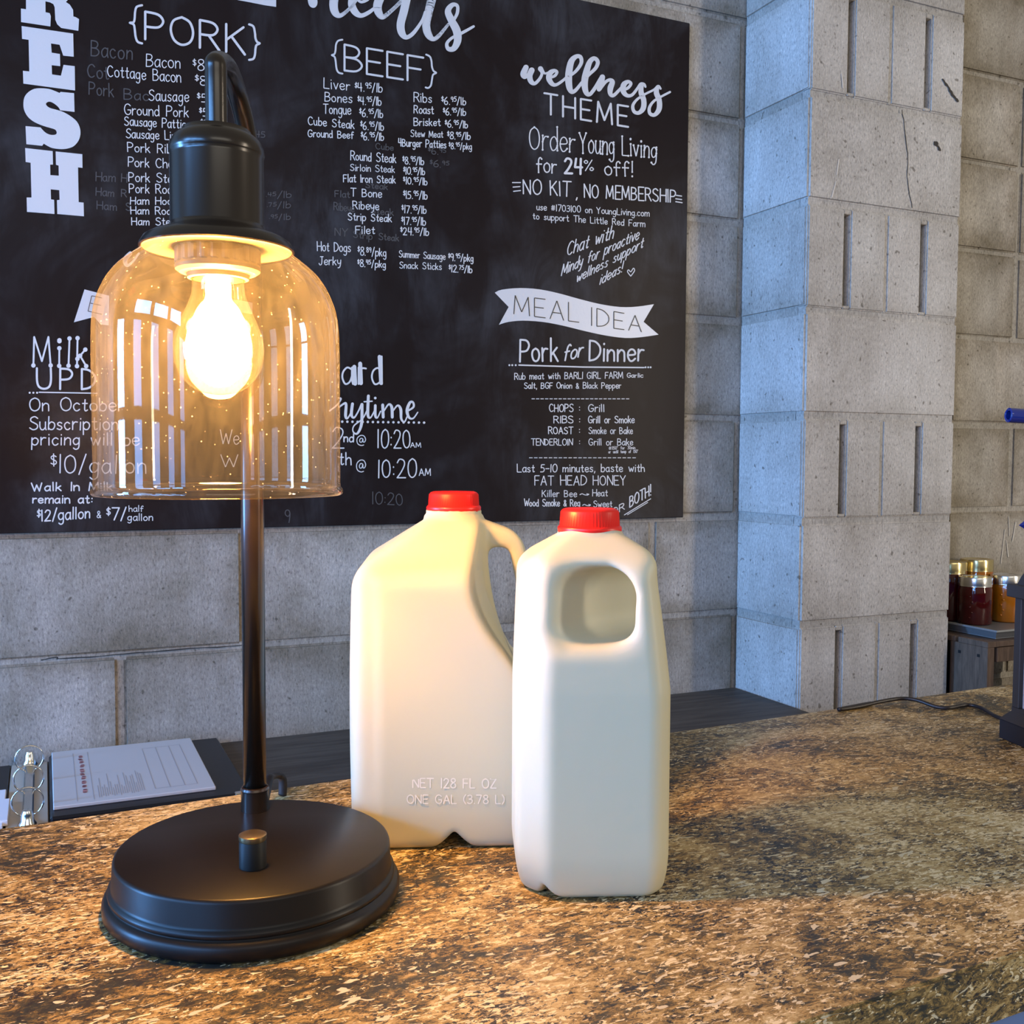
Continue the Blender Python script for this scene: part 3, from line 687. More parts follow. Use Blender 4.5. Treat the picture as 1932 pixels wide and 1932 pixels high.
chalk('Milk', 63, 690, 163, 690, 54, 3.4, dots=4.2, gap=3.0); chalk('UPD', 70, 734, 180, 735, 38, 4.0, gap=4.0)
k = Ink(BW_); k.stroke([(74, 740), (183, 742)], 2.2)
for x in (56, 63, 70): k.disc(x, 741, 2)
k.build('chalk_underline', M['chalk'], board)
chalk('ard', 646, 724.5, 721, 724.5, 52, 3.4, wob=0, gap=2.4)
k = Ink(BW_)
for a in [(668.5, 692, 670, 724, 7.5), (679.5, 686, 681, 723, 7.5), (716, 673, 719, 723, 7)]: k.stroke([(a[0], a[1]), (a[2], a[3])], a[4])
k.build('chalk_lettering', M['chalk'], board)
k = Ink(BW_)   # joined script word
for st in [[(622, 775, 3), (636, 764, 3), (643, 753, 3.5), (640, 751, 3)], [(640, 768, 3), (650, 761, 4), (653, 764, 5), (652, 785, 5.5), (656, 789, 3), (664, 775, 3)],
           [(665, 762, 5.5), (663, 782, 5.5), (668, 788, 3.5), (676, 776, 3), (682, 762, 3)], [(683, 763, 5.5), (682, 800, 5.5), (674, 818, 4), (666, 814, 2.5), (668, 803, 2.5), (684, 790, 2.5), (692, 775, 2.5)],
           [(695, 747, 5.5), (694, 782, 5.5), (699, 788, 3), (706, 776, 2.5)], [(687, 758, 2.6), (702, 757, 2.6)], [(708, 765, 5), (708, 784, 5), (712, 788, 3), (718, 776, 2.5)],
           [(722, 764, 5.5), (723, 787, 5.5)], [(724, 776, 2.6), (733, 763, 3.5), (739, 768, 5.5), (740, 787, 5.5)], [(741, 776, 2.6), (750, 765, 3.5), (756, 772, 5.5), (757, 790, 4.5), (763, 796, 3), (768, 786, 2.5)],
           [(768, 776, 3), (780, 768, 4), (779, 759, 4), (773, 760, 5), (768, 775, 6), (772, 788, 4.5), (780, 789, 3), (788, 778, 2.5)]]:
    k.stroke(catmull(st, 5), 3)
k.build('chalk_lettering', M['chalk'], board)
k = Ink(BW_); k.disc(708, 751, 2.6); k.build('chalk_dot', M['chalk'], board)
k = Ink(BW_)
for i in range(17): k.disc(645.7 + 9.65 * i, 795.5 + i * 0.12, 2.4)
k.build('chalk_dots', M['chalk'], board)
# half-rubbed-out writing
for s, x0, y0, x1, y1, cap, wd in [('Bacon', 172, 105, 250, 113, 29, 2.2), ('Cot', 165, 145, 205, 150, 25, 2.2), ('Pork', 168, 178, 214, 183, 24, 2), ('Bac', 234, 187, 280, 190, 20, 2), ('Ham', 181, 341, 217, 343, 16, 1.8),
        ('Ham', 181, 369, 215, 371, 15, 1.8), ('Ham', 183, 394, 220, 397, 15, 1.8), ('H', 229, 343, 239, 344, 15, 1.8), ('R', 229, 371, 239, 372, 14, 1.8), ('S', 238, 397, 246, 398, 14, 1.8),
        ('Cube', 709, 281, 742, 284, 11, 1.6), ('^$^6.^95^', 808, 290, 840, 293, 12, 1.7), ('^$^6.^95^', 811, 314, 846, 317, 12, 1.7), ('Ribeye', 630, 396, 668, 400, 14, 1.8), ('Steak', 700, 403, 742, 407, 12, 1.8),
        ('Steak', 715, 452, 752, 455, 12, 1.8), ('Strip', 667, 448, 702, 452, 13, 1.8), ('Flat', 632, 371, 660, 373, 12, 1.8), ('Steak', 690, 354, 731, 358, 11, 1.8), ('NY', 632, 444, 655, 446, 14, 1.8),
        ('^.45^/lb', 502, 376, 550, 372, 12, 1.6), ('^.75^/lb', 504, 395, 548, 392, 12, 1.6), ('^.95^/lb', 508, 417, 548, 414, 11, 1.6), ('45', 482, 258, 500, 260, 11, 1.6), ('9', 538, 985, 548, 986, 24, 1.8), ('10:20', 702, 951, 760, 953, 22, 1.8),]:
    chalk(s, x0, y0, x1, y1, cap, wd, mat='ghost', name='rubbed_out_lettering')
# vinyl lettering and banners
def vinyl(name='vinyl_letter'): return Ink(BW_), name
def zpoly(pts, ox, oy, sc, name='vinyl_letter', mat='vinyl'):
    k = Ink(BW_); k.poly([(ox + x / sc, oy + y / sc) for x, y in pts]); return k.build(name, M[mat], board)
def zstroke(sts, ox, oy, sc, name='vinyl_letter'):
    k = Ink(BW_)
    for st in sts: k.stroke([(ox + x / sc, oy + y / sc, w_ / sc) for x, y, w_ in catmull(st, 8)], 3)
    return k.build(name, M['vinyl'], board)
zpoly([(395, -330), (395, 140), (318, 130), (320, 335), (765, 402), (772, 245), (755, 200), (692, 185), (690, 20), (760, 36), (810, 62), (830, 110), (835, 200), (840, 300), (870, 370), (930, 425), (1190, 468), (1200, 290), (1150, 260), (1115, 250), (1110, 150), (1060, 70), (1000, 30), (1060, -30), (1100, -150), (1050, -330)], 0, 0, 8.05)
zpoly([(328, 395), (1112, 510), (1120, 862), (960, 845), (905, 680), (775, 660), (785, 800), (910, 820), (915, 1005), (785, 990), (790, 1130), (925, 1150), (965, 985), (1135, 1005), (1140, 1375), (355, 1270), (348, 1075), (445, 1085), (435, 605), (335, 590)], 0, 0, 8.05)
def cm2(pts, n=3): return catmull(pts, n)
zpoly(cm2([(905, 1412), (830, 1380), (740, 1350), (620, 1340), (520, 1350), (430, 1400), (370, 1480), (355, 1590), (370, 1680), (420, 1770), (500, 1840), (600, 1890), (700, 1925), (770, 1945), (840, 1970), (862, 2015), (840, 2045), (770, 2048), (700, 2020), (650, 1975), (615, 1935)])
      + [(388, 1915), (400, 2190), (640, 2215)] + cm2([(665, 2182), (720, 2215), (800, 2250), (930, 2265), (1030, 2255), (1120, 2220), (1190, 2140), (1220, 2050), (1215, 1950), (1170, 1850), (1080, 1770), (960, 1700), (850, 1665), (760, 1640), (710, 1605), (700, 1570), (740, 1545), (800, 1560), (880, 1620), (915, 1675)])
      + [(1132, 1700), (1125, 1415), (920, 1395)], 0, 0, 8.05)
zpoly([(x, y + 1610) for x, y in [(382, 638), (800, 685), (805, 890), (762, 890), (765, 1050), (893, 1058), (890, 905), (850, 893), (845, 690), (1250, 732), (1253, 940), (1185, 932), (1195, 1460), (1270, 1467), (1275, 1675), (870, 1640), (865, 1430), (905, 1425), (900, 1278), (770, 1265), (775, 1418), (822, 1425), (828, 1640), (410, 1608), (405, 1390), (478, 1390), (465, 862), (390, 850)]], 0, 0, 8.05)
zpoly([(448, -20), (521, -20), (521, 13), (500, 10), (470, 4), (448, 0)], 0, 0, 1)
zstroke([[(150, -60, 90), (162, 20, 95), (166, 42, 76)]], 560, 0, 5.367)
zstroke([
         [(385, -60, 90), (372, 50, 88), (388, 125, 76), (428, 158, 50), (480, 135, 38), (560, 60, 30), (600, 10, 25)],
         [(575, -60, 76), (556, 40, 76), (590, 120, 70), (650, 158, 46), (730, 125, 40), (800, 70, 30)],
         [(600, -20, 26), (650, 20, 28), (715, -5, 34), (740, -50, 36)],
         [(860, -60, 90), (818, 50, 90), (830, 130, 78), (872, 172, 50), (950, 115, 40), (1060, 10, 40), (1110, -50, 60)],
         [(1120, -60, 88), (1085, 110, 84), (1052, 240, 82), (1062, 330, 74), (1108, 378, 46), (1180, 335, 40), (1265, 215, 30), (1300, 120, 26)],
         [(1380, -60, 90), (1335, 120, 84), (1310, 250, 82), (1330, 345, 76), (1380, 396, 46), (1440, 360, 40), (1535, 245, 28)],
         [(1595, 195, 30), (1625, 130, 34), (1625, 60, 34), (1575, 50, 46), (1530, 115, 64), (1570, 215, 76), (1618, 310, 82), (1628, 410, 76), (1590, 490, 58), (1535, 495, 44), (1520, 440, 34), (1570, 385, 30), (1650, 345, 32), (1720, 308, 30), (1790, 268, 26)]], 560, 0, 5.367)
zstroke([[(135, 225, 62), (105, 300, 70), (125, 335, 44), (160, 300, 30), (195, 250, 30)],
         [(200, 258, 66), (176, 320, 66), (192, 385, 58), (235, 408, 40), (290, 355, 36), (318, 290, 34), (300, 240, 58), (345, 292, 26), (385, 285, 26)],
         [(400, 345, 25), (460, 322, 34), (488, 280, 34), (458, 262, 42), (410, 290, 62), (396, 350, 64), (430, 410, 52), (480, 422, 36), (560, 370, 32), (600, 330, 26)],
         [(610, 340, 26), (700, 270, 36), (762, 180, 42), (758, 110, 46), (708, 100, 50), (650, 160, 70), (622, 300, 80), (625, 430, 74), (652, 500, 52), (700, 485, 42), (770, 400, 36), (850, 310, 36), (930, 230, 42), (952, 160, 46), (912, 122, 48), (860, 165, 60), (820, 290, 76), (802, 400, 76), (818, 505, 60), (860, 532, 44), (920, 460, 42), (990, 345, 44)],
         [(1005, 335, 62), (988, 420, 60), (968, 475, 48), (1040, 392, 36), (1088, 368, 40), (1118, 392, 58), (1096, 460, 66), (1096, 525, 50), (1130, 545, 40), (1190, 490, 36), (1225, 450, 30)],
         [(1235, 482, 26), (1292, 462, 34), (1330, 412, 36), (1298, 388, 42), (1250, 420, 62), (1242, 490, 62), (1280, 542, 46), (1340, 540, 36), (1400, 470, 32), (1440, 412, 30), (1480, 418, 32), (1496, 446, 24)],
         [(1462, 412, 34), (1445, 500, 60), (1476, 600, 60), (1470, 690, 60), (1420, 742, 44), (1366, 728, 40), (1352, 660, 36), (1400, 590, 30), (1490, 530, 26), (1590, 480, 26), (1640, 438, 30), (1668, 468, 24)],
         [(1638, 442, 34), (1620, 510, 60), (1652, 600, 60), (1650, 700, 60), (1600, 765, 44), (1546, 748, 40), (1542, 680, 36), (1590, 610, 30), (1670, 560, 26), (1775, 505, 26)]], 970, 90, 6.0375)
k = Ink(BW_); text_strokes('PORK', 274, 74, 462, 103, 52, 4.6, wob=0, gap=1.9, ink=k); k.build('vinyl_lettering', M['vinyl'], board)
k = Ink(BW_); text_strokes('BEEF', 650, 133, 798.5, 156, 49, 3.9, wob=0, gap=1.4, ink=k, cap1=47); k.build('vinyl_lettering', M['vinyl'], board)
k = Ink(BW_); text_strokes('THEME', 1027, 214.2, 1185, 239.5, 38.5, 3.8, wob=0, gap=2.6, ink=k); k.build('vinyl_lettering', M['vinyl'], board)
for br, wd in [([(268, 10), (258, 13), (255, 22), (254, 35), (252, 42), (245, 43), (252, 46), (254, 54), (256, 70), (260, 79), (268, 82)], 4.2), ([(470, 46), (478, 50), (481, 62), (482, 72), (485, 79), (490, 82), (484, 85), (482, 92), (481, 103), (478, 111), (470, 113)], 4.2),
           ([(646, 75), (638, 77), (634, 84), (633, 95), (631, 102), (626, 104), (631, 107), (633, 114), (635, 130), (639, 137), (646, 139)], 3.4), ([(804, 103), (811, 107), (814, 115), (815, 126), (818, 134), (823, 137.5), (817, 141), (815, 150), (813, 161), (808, 166), (803, 165)], 3.4)]:
    k = Ink(BW_); k.stroke(catmull(br, 4), wd); k.build('vinyl_brace', M['vinyl'], board)
k = Ink(BW_); k.stroke(catmull([(246, 478, 8), (236, 490, 9), (240, 501, 6), (252, 492, 4), (262, 478, 4)], 6), 5); k.build('vinyl_lettering', M['vinyl'], board)
ban = zpoly(catmull([(108, 490), (150, 472), (260, 462), (380, 470), (500, 495), (620, 528), (750, 560), (870, 577), (970, 575), (1075, 560)], 3) + [(1012, 667), (1103, 745)] +
            catmull([(1103, 745), (1000, 760), (900, 765), (780, 750), (650, 722), (520, 690), (400, 668), (280, 660), (190, 668), (133, 685)], 3)[1:] + [(192, 577)], 900, 400, 3.22, 'vinyl_banner')
BT_ = lambda x, y: on_y(x, y, BY - 0.0010)
def ban_txt(s, *a, **kw):
    k = Ink(BT_); text_strokes(s, *a, wob=0, ink=k, **kw)
    inv = ban.matrix_basis.inverted()
    o = mesh_obj('banner_lettering', [board.matrix_basis.inverted() @ Vector(v) for v in k.v], k.f, M['black_ink'], ban)
    return o
ban_txt('MEAL', 969.5, 592, 1092, 608, 35, 1.7, gap=2.2); ban_txt('IDEA', 1115, 614, 1210, 626, 34, 1.7, gap=2.2, cap1=29)
zpoly([(159.4, 546), (139.5, 608), (177.5, 598), (190, 612), (205, 614), (206, 558)], 0, 0, 1, 'vinyl_banner')
k = Ink(BT_); k.stroke([(192, 562), (173, 558), (166, 587), (192, 593)], 1.3); k.stroke([(171, 572), (190, 576)], 1.3); k.build('banner_lettering', M['black_ink'], board)

# cracks, scars and plaster drips on the masonry
M['crack'] = simple('dark_crack', (0.045, 0.038, 0.030), 0.9); M['drip'] = simple('pale_drip', (0.62, 0.59, 0.54), 0.9)
def mark(name, pts, wd, mat, Y, parent, disc=None):
    k = Ink(lambda x, y: on_y(x, y, Y))
    rj = random.Random(int(pts[0][0])); q = catmull([tuple(p) for p in pts], 4)
    k.stroke([(x + rj.uniform(-.8, .8), y + rj.uniform(-.8, .8), wd * rj.uniform(.5, 1.2)) for x, y in q], wd)
    if disc: k.disc(*disc)
    k.build(name, M[mat], parent)
YW, YP = -0.0018, -PD - 0.0016
mark('crack', [(78, 1246), (108, 1240), (112, 1243), (170, 1239), (260, 1232), (358, 1224), (450, 1218.5), (459, 1212)], 2.2, 'crack', YW, wall)
mark('crack', [(1702, 208), (1708, 250), (1713, 300), (1712, 340), (1721, 392)], 1.4, 'crack', YP, pil)
mark('scar', [(1778, 150), (1788, 163), (1797, 178), (1807, 191)], 4.5, 'crack', YP, pil)
mark('chip', [(1763, 268), (1768, 274), (1774, 283)], 5.0, 'crack', YP, pil, (1766, 271, 4.5))
for a in [(1583, 300, 1578, 330), (1577, 342, 1570, 372), (1588, 140, 1591, 166)]: mark('drip_mark', [(a[0], a[1]), (a[2], a[3])], 2.6, 'drip', YP, pil)
for a in [(1896, 1000, 1888, 1062), (1903, 975, 1904, 1010), (1900, 1020, 1902, 1050), (1917, 985, 1911, 1022)]: mark('drip_mark', [(a[0], a[1]), (a[2], a[3])], 2.0, 'drip', YW, wall)

# ------------------------------------------------------------------ desk behind, counter in front
ZD = 0.855
desk = empty('desk', (0.2, -0.35, 0)); tag(desk, 'low dark grey desk running along the block wall behind the counter', 'desk')
bm_obj('desk_top', box_bm((-1.2, -0.30, ZD - 0.03), (1.127, 0.345, ZD), 0.002, 1), M['desk'], desk)
for x in (-1.1, 1.05):
    bm_obj('desk_leg', box_bm((x - .02, -0.25, 0), (x + .02, 0.3, ZD - 0.03)), M['desk'], desk)
ZC = 1.0557
ctr = empty('counter', (0.343, -1.375, 0), 0.0449)
tag(ctr, 'counter with a speckled brown stone-pattern laminate top, under the table lamp', 'counter')
bm_obj('counter_top', box_bm((-1.25, 0.0, ZC - 0.0375), (1.9, 0.4815, ZC), 0.0018, 2), M['laminate'], ctr)
bm_obj('front_panel', box_bm((-1.2, 0.006, 0.0), (1.85, 0.03, ZC - 0.0375)), M['blue_panel'], ctr)
bm_obj('back_panel', box_bm((-1.2, 0.44, 0.0), (1.85, 0.46, ZC - 0.0375)), M['blue_panel'], ctr)

# ------------------------------------------------------------------ table lamp
BX, BYY = 0.1201, -1.1118
lamp = empty('table_lamp', (BX, BYY, ZC)); tag(lamp, 'lit black table lamp with a clear glass dome shade and bare bulb, on the counter', 'lamp')
base = lathe('lamp_base', [(0, .0005), (.0900, .0005), (.0926, .003), (.0926, .009), (.0910, .0118), (.0893, .0124), (.0888, .0132), (.0895, .0145), (.0893, .0165), (.0878, .0175), (.0871, .0195), (.0864, .0325), (.0858, .0342), (.0843, .0352), (0, .0354)], M['lamp_base'], lamp, n=128, sharp=60)
ZB = 0.0353
kx, ky = 0.112 - BX, -1.149 - BYY
lathe('switch_knob', [(0, 0), (.0082, 0), (.0082, .0150), (.0078, .0158), (.0078, .0165)], M['black_plastic'], lamp, (kx, ky, ZB), 32)
lathe('switch_button', [(.0080, .0163), (.0083, .0170), (.0083, .0196), (.0072, .0202), (0, .0200)], M['brass'], lamp, (kx, ky, ZB), 32)
px_, py_ = 0.132 - BX, -1.048 - BYY
lathe('pole_collar', [(0, 0), (.0097, 0), (.0097, .0135), (.0100, .0150), (.0093, .0165), (.0082, .0170)], M['lamp_metal'], lamp, (px_, py_, ZB), 32)
P0 = Vector((0.132, -1.048, ZC + ZB + 0.012)); Ptop = at_d(479, 400, 0.728); Ptop = Vector((0.132, -1.048, Ptop.z))
tube('pole', [P0, Ptop], 0.0079, M['lamp_metal'], lamp, 32, 0)
DL = 0.62
AX = at_d(413.5, 700, DL)
ax, ay = AX.x, AX.y
gp = [Vector((0.132, -1.048, Ptop.z - 0.01)), Vector((0.132, -1.048, Ptop.z + 0.012)), at_d(475, 315, .722), at_d(462, 232, .702), at_d(446, 172, .680), at_d(431, 133, .655), at_d(419, 119, .635)]
T0 = at_d(413.5, 150, DL); T1 = at_d(413.5, 262, DL)
gp += [Vector((ax + .0006, ay + .003, at_d(413, 128, DL).z)), Vector((ax, ay, T0.z)), Vector((ax, ay, T1.z))]
tube('gooseneck_arm', gp, 0.0065, M['lamp_metal'], lamp, 24, 10)
def zl(y): return at_d(413.5, y, DL).z - ZC
S = DL / FPX
def prof(pts): return [(r * S, zl(y)) for r, y in pts]
lc = (ax - BX, ay - BYY, 0)
lathe('socket_cap', prof([(0, 252), (48, 252), (62, 255), (64, 262), (72, 266), (80, 274), (85, 284), (87, 296), (86, 300), (84, 303), (85, 308), (85.5, 440), (88, 446), (0, 447)]), M['lamp_metal'], lamp, lc, 64, sharp=50)
lathe('shade_flange', prof([(86, 430), (90, 438), (104, 444), (120, 450), (133, 458), (139, 468), (141, 474), (138, 476), (128, 470), (60, 468)]), M['lamp_metal'], lamp, lc, 96, sharp=60)
lathe('flange_lining', prof([(136, 474.5), (128, 474), (60, 472)]), M['socket'], lamp, lc, 64)
# glass shade: a closed shell
outp = [(136, 478), (146, 487), (163, 500), (182, 517), (197, 537), (208, 558), (217, 583), (222, 612), (224, 650), (224.5, 720), (224.5, 800), (224.5, 890), (225, 915), (228, 921), (230, 926), (229, 931), (226, 934)]
inp = [(221, 932), (219, 927), (218, 915), (218, 800), (218, 650), (216, 612), (211, 585), (202, 560), (191, 540), (177, 521), (158, 504), (141, 491), (131, 482)]
lathe('glass_shade', prof(catmull(outp, 3) + [(221, 932), (219, 927), (219, 921), (222, 916)]), M['shade_glass'], lamp, lc, 128, sharp=80)
# ribbed socket ring
n = 96
rv, rf = [], []
for i, (r, y, amp) in enumerate([(60, 470, 0), (76, 472, 0), (77, 476, 1), (77, 500, 1), (77, 503, 0), (78.5, 507, 0), (77, 513, 0), (70, 518, 0), (58, 520, 0), (56, 528, 0), (50, 530, 0)]):
    for k in range(n):
        a = 2 * PI * k / n; rr = (r + (1.6 if k % 4 < 2 else -1.2) * amp) * S
        rv.append((lc[0] + rr * math.cos(a), lc[1] + rr * math.sin(a), zl(y)))
for i in range(10):
    for k in range(n):
        k2 = (k + 1) % n; rf.append((i * n + k, i * n + k2, (i + 1) * n + k2, (i + 1) * n + k))
mesh_obj('socket_ring', rv, rf, M['socket'], lamp)
bulb = lathe('light_bulb', prof(catmull([(47, 524), (48, 545), (50, 560), (57, 578), (68, 604), (79, 632), (83, 658), (80, 686), (70, 709), (55, 727), (36, 739), (15, 744), (0.01, 745)], 4)), M['bulb_glass'], lamp, lc, 64)
lathe('bulb_screw_base', prof([(44, 522), (46, 526), (46, 530), (30, 534), (0.01, 534)]), M['brass'], bulb, lc, 48)
lathe('bulb_filament', prof(catmull([(0.01, 534), (22, 536), (23, 560), (30, 584), (46, 606), (57, 632), (60, 660), (52, 688), (36, 710), (20, 726), (0.01, 730)], 4)), M['glow'], bulb, lc, 48)
# flat cord leaving the base at the back
tube('power_cord', [Vector((0.136, -1.030, ZC + 0.008)), at_d(505, 1478, .80), at_d(512, 1466, .83), at_d(524, 1463, .845), at_d(533, 1470, .85), at_d(533, 1500, .852)], 0.0026, M['cord'], lamp, 12, 6, flat=1.5)

# ------------------------------------------------------------------ milk jugs: smooth implicit shapes meshed with surface nets
def surface_net(fn, lo, hi, h):
    nx, ny, nz = [int(math.ceil((hi[i] - lo[i]) / h)) + 1 for i in range(3)]
    X = (lo[0] + h * np.arange(nx, dtype=np.float32))[:, None, None]
    Y = (lo[1] + h * np.arange(ny, dtype=np.float32))[None, :, None]
    Zg = (lo[2] + h * np.arange(nz, dtype=np.float32))[None, None, :]
    V = fn(X, Y, Zg) + np.zeros((nx, ny, nz), np.float32)
    s = V < 0
    acc = np.zeros((nx - 1, ny - 1, nz - 1, 3), np.float32); cnt = np.zeros((nx - 1, ny - 1, nz - 1), np.float32)
    corners = [(a, b, c) for a in (0, 1) for b in (0, 1) for c in (0, 1)]
    def sub(A, c): return A[c[0]:c[0] + nx - 1, c[1]:c[1] + ny - 1, c[2]:c[2] + nz - 1]
    for c in corners:
        for ax_ in range(3):
            if c[ax_]: continue
            d = list(c); d[ax_] = 1; d = tuple(d)
            a, b = sub(V, c), sub(V, d); m = (a < 0) != (b < 0)
            t = np.where(m, a / np.where(m, a - b, 1), 0)
            for q in range(3):
                acc[..., q] += np.where(m, c[q] + (t if q == ax_ else 0), 0)
            cnt += m
    act = cnt > 0; idx = -np.ones(act.shape, np.int64); ii = np.argwhere(act); idx[act] = np.arange(len(ii))
    vt = (ii + acc[act] / cnt[act][:, None]) * h + np.array(lo)
    faces = []
    for ax_ in range(3):
        a = [slice(1, -1)] * 3; b = [slice(1, -1)] * 3
        a[ax_] = slice(0, -1); b[ax_] = slice(1, None)
        m = s[tuple(a)] != s[tuple(b)]; p = np.argwhere(m)
        off = np.array([0 if q == ax_ else 1 for q in range(3)]); p = p + off
        inside = s[p[:, 0], p[:, 1], p[:, 2]]
        u, w_ = [(1, 2), (2, 0), (0, 1)][ax_]
        eu = np.zeros(3, int); eu[u] = 1; ew = np.zeros(3, int); ew[w_] = 1
        q0, q1, q2, q3 = p - eu - ew, p - ew, p, p - eu
        I = lambda q: idx[q[:, 0], q[:, 1], q[:, 2]]
        F = np.stack([I(q0), I(q1), I(q2), I(q3)], 1)
        F[~inside] = F[~inside][:, ::-1]
        faces.append(F)
    return vt, np.concatenate(faces)
def smax(a, b, k):
    h = np.clip(0.5 + 0.5 * (a - b) / k, 0, 1); return b + (a - b) * h + k * h * (1 - h)
def smin(a, b, k): return -smax(-a, -b, k)
def jug_mesh(name, fn, lo, hi, h, mat, parent):
    vt, F = surface_net(fn, lo, hi, h)
    me = bpy.data.meshes.new(name); me.from_pydata(vt.tolist(), [], F.tolist()); me.update()
    me.polygons.foreach_set('use_smooth', [True] * len(me.polygons)); me.materials.append(mat)
    o = bpy.data.objects.new(name, me); link(o, parent)
    md = o.modifiers.new('relax', 'SMOOTH'); md.factor = 0.5; md.iterations = 5
    return o
def plane2(u, v, p, q):
    """signed distance to the line p->q in (u,v); positive on the left-hand side"""
    dx, dy = q[0] - p[0], q[1] - p[1]; L = math.hypot(dx, dy)
    return ((u - p[0]) * -dy + (v - p[1]) * dx) / L
def neck(X, Y, Z, r, zb, zt):
    R = np.sqrt(X * X + Y * Y)
    rib = 0.0011 * np.cos((Z - zb) * 2 * PI / 0.0062)
    return np.maximum(R - (r + np.where(Z > zb + .004, rib, 0)), np.maximum(Z - zt, zb - .01 - Z))
def gallon(X, Y, Z):
    W = 0.0752; 
    ax_, ay_ = np.abs(X), np.abs(Y)
    bul = 0.0022 * np.sin(np.clip(Z / 0.2, 0, 1) * PI)          # sides swell slightly
    d = smax(ax_ - W - bul, ay_ - W - bul, 0.006)
    d = smax(d, (ax_ + ay_ - (2 * W - 0.017)) * 0.7071, 0.005)
    # shoulder: left and right profile, then front and back profile
    d = smax(d, plane2(X, Z, (-.023, .2355), (-.076, .1985)) * -1 if False else ((Z - .2355) + (-X - .023) * 0.66) * 0.83, 0.012)
    d = smax(d, ((Z - .2345) + (X - .028) * 0.36) * 0.94, 0.006)
    d = smax(d, ((X - .0555) + (Z - .215) * 0.30) * 0.955, 0.010)
    d = smax(d, ((Z - .2365) + (ay_ - .024) * 0.74) * 0.80, 0.008)
    d = smax(d, -Z, 0.008)
    d = smin(d, neck(X, Y, Z, 0.0225, .232, .244), 0.003)
    # handle recess on both faces (right-hand side) with a sloping wall
    zz = np.clip((Z - .118) / .085, 0, 1.4)
    xb = 0.0115 + 0.052 * np.clip(1 - zz, 0, 1) ** 2.1                      # boundary of the flat face
    slope = np.clip((W - ay_) / W, 0, 1)
    cut = xb + 0.014 * slope - X                                             # <0 inside recess
    cut = smax(cut, (.112 + 0.012 * slope) - Z, 0.014)
    cut = smax(cut, 0.0125 + 0.010 * np.clip((X - .02) / .05, 0, 1) * 0 - ay_, 0.010)
    d = smax(d, -cut, 0.007)
    # finger hole through the web
    hz = np.clip((Z - .110) / .112, 0, 1)
    xl = 0.0265 + 0.030 * (1 - hz) ** 2.2
    xr = 0.0415 + 0.022 * (1 - hz) ** 0.9
    hole = smax(smax(xl - X, X - xr, 0.006), smax(Z - .2145, .118 - Z, 0.004), 0.008)
    d = smax(d, -hole, 0.006)
    # notch under the base, front to back
    nt_ = np.abs(X) * 0.80 + Z * 0.80 - 0.0105
    d = smax(d, -nt_, 0.004)
    d = smax(d, -(np.sqrt(X * X + Y * Y + ((Z + .09) ** 2)) - 0.0955), 0.004)
    return d
def half_gallon(X, Y, Z):
    tp = np.clip((Z - .135) / .09, 0, 1)
    fo = np.clip((.03 - Z) / .03, 0, 1) ** 2 * 0.0055
    xl = -0.0505 + 0.003 * tp + fo; xr = 0.0500 - 0.0105 * tp - fo * 0.6
    d = smax(xl - X, X - xr, 0.006)
    yw = 0.0455 - 0.003 * tp - fo
    d = smax(d, np.abs(Y) - yw, 0.005)
    c1 = ((xl - X) + (-yw - Y)) * 0.7071 + 0.0132                       # wide front-left chamfer
    c2 = ((xl - X) + (Y - yw)) * 0.7071 + 0.0132
    c3 = ((X - xr) + (-yw - Y)) * 0.7071 + 0.0075
    c4 = ((X - xr) + (Y - yw)) * 0.7071 + 0.0075
    for c in (c1, c2, c3, c4): d = smax(d, c, 0.004)
    d = smax(d, ((Z - .2325) + (-X - .022) * 0.62) * 0.85, 0.007)
    d = smax(d, ((Z - .2335) + (X - .022) * 0.62) * 0.85, 0.007)
    d = smax(d, ((Z - .2345) + (np.abs(Y) - .021) * 0.98) * 0.72, 0.006)
    d = smax(d, -Z, 0.006)
    d = smin(d, neck(X, Y, Z, 0.0205, .229, .240), 0.003)
    u = (X - Y) * 0.7071                                                # towards the front-right corner
    hole = smax(np.abs(u - .0262) - .0175, smax(Z - .2140 + np.clip(u - .03, 0, 1) * 0.3, .1660 - Z, 0.010), 0.016)
    d = smax(d, -hole, 0.012)
    nt_ = np.abs((X - Y) * .7071 - .004) * 0.95 + Z * 0.75 - 0.0075
    nt_ = np.maximum(nt_, X + Y + .035)
    d = smax(d, -nt_, 0.003)
    return d
def jug_cap(parent, z, r, h, label=None):
    n = 120; v, f = [], []
    rings = [(r + .0016, 0, 0), (r + .0018, .0035, 0), (r + .0012, .0046, 0), (r, .0050, 1), (r - .0006, h - .0022, 1), (r - .0016, h - .0006, 0), (r - .0035, h, 0), (r - .006, h - .0004, 0), (0.0001, h - .0004, 0)]
    for rr, zz, am in rings:
        for k in range(n):
            a = 2 * PI * k / n; q = rr + (0.0004 if k % 2 else -0.0002) * am
            v.append((q * math.cos(a), q * math.sin(a), z + zz))
    for i in range(len(rings) - 1):
        for k in range(n):
            k2 = (k + 1) % n; f.append((i * n + k, i * n + k2, (i + 1) * n + k2, (i + 1) * n + k))
    f.append(tuple(range(n - 1, -1, -1)))
    return mesh_obj('cap', v, f, M['red_cap'], parent, True)
GA = -0.36
gc = Vector((0.268, -1.0864, ZC)) + Vector((math.sin(-GA), math.cos(-GA), 0)) * 0.0715
ga = empty('milk_jug', gc, GA); tag(ga, 'gallon plastic milk jug with a red cap, behind and left of the slimmer jug', 'jug')
jug_mesh('jug_body', gallon, (-.084, -.084, -.004), (.084, .084, .250), .0016, M['milk'], ga)
jug_cap(ga, .2420, 0.0196, .0158)
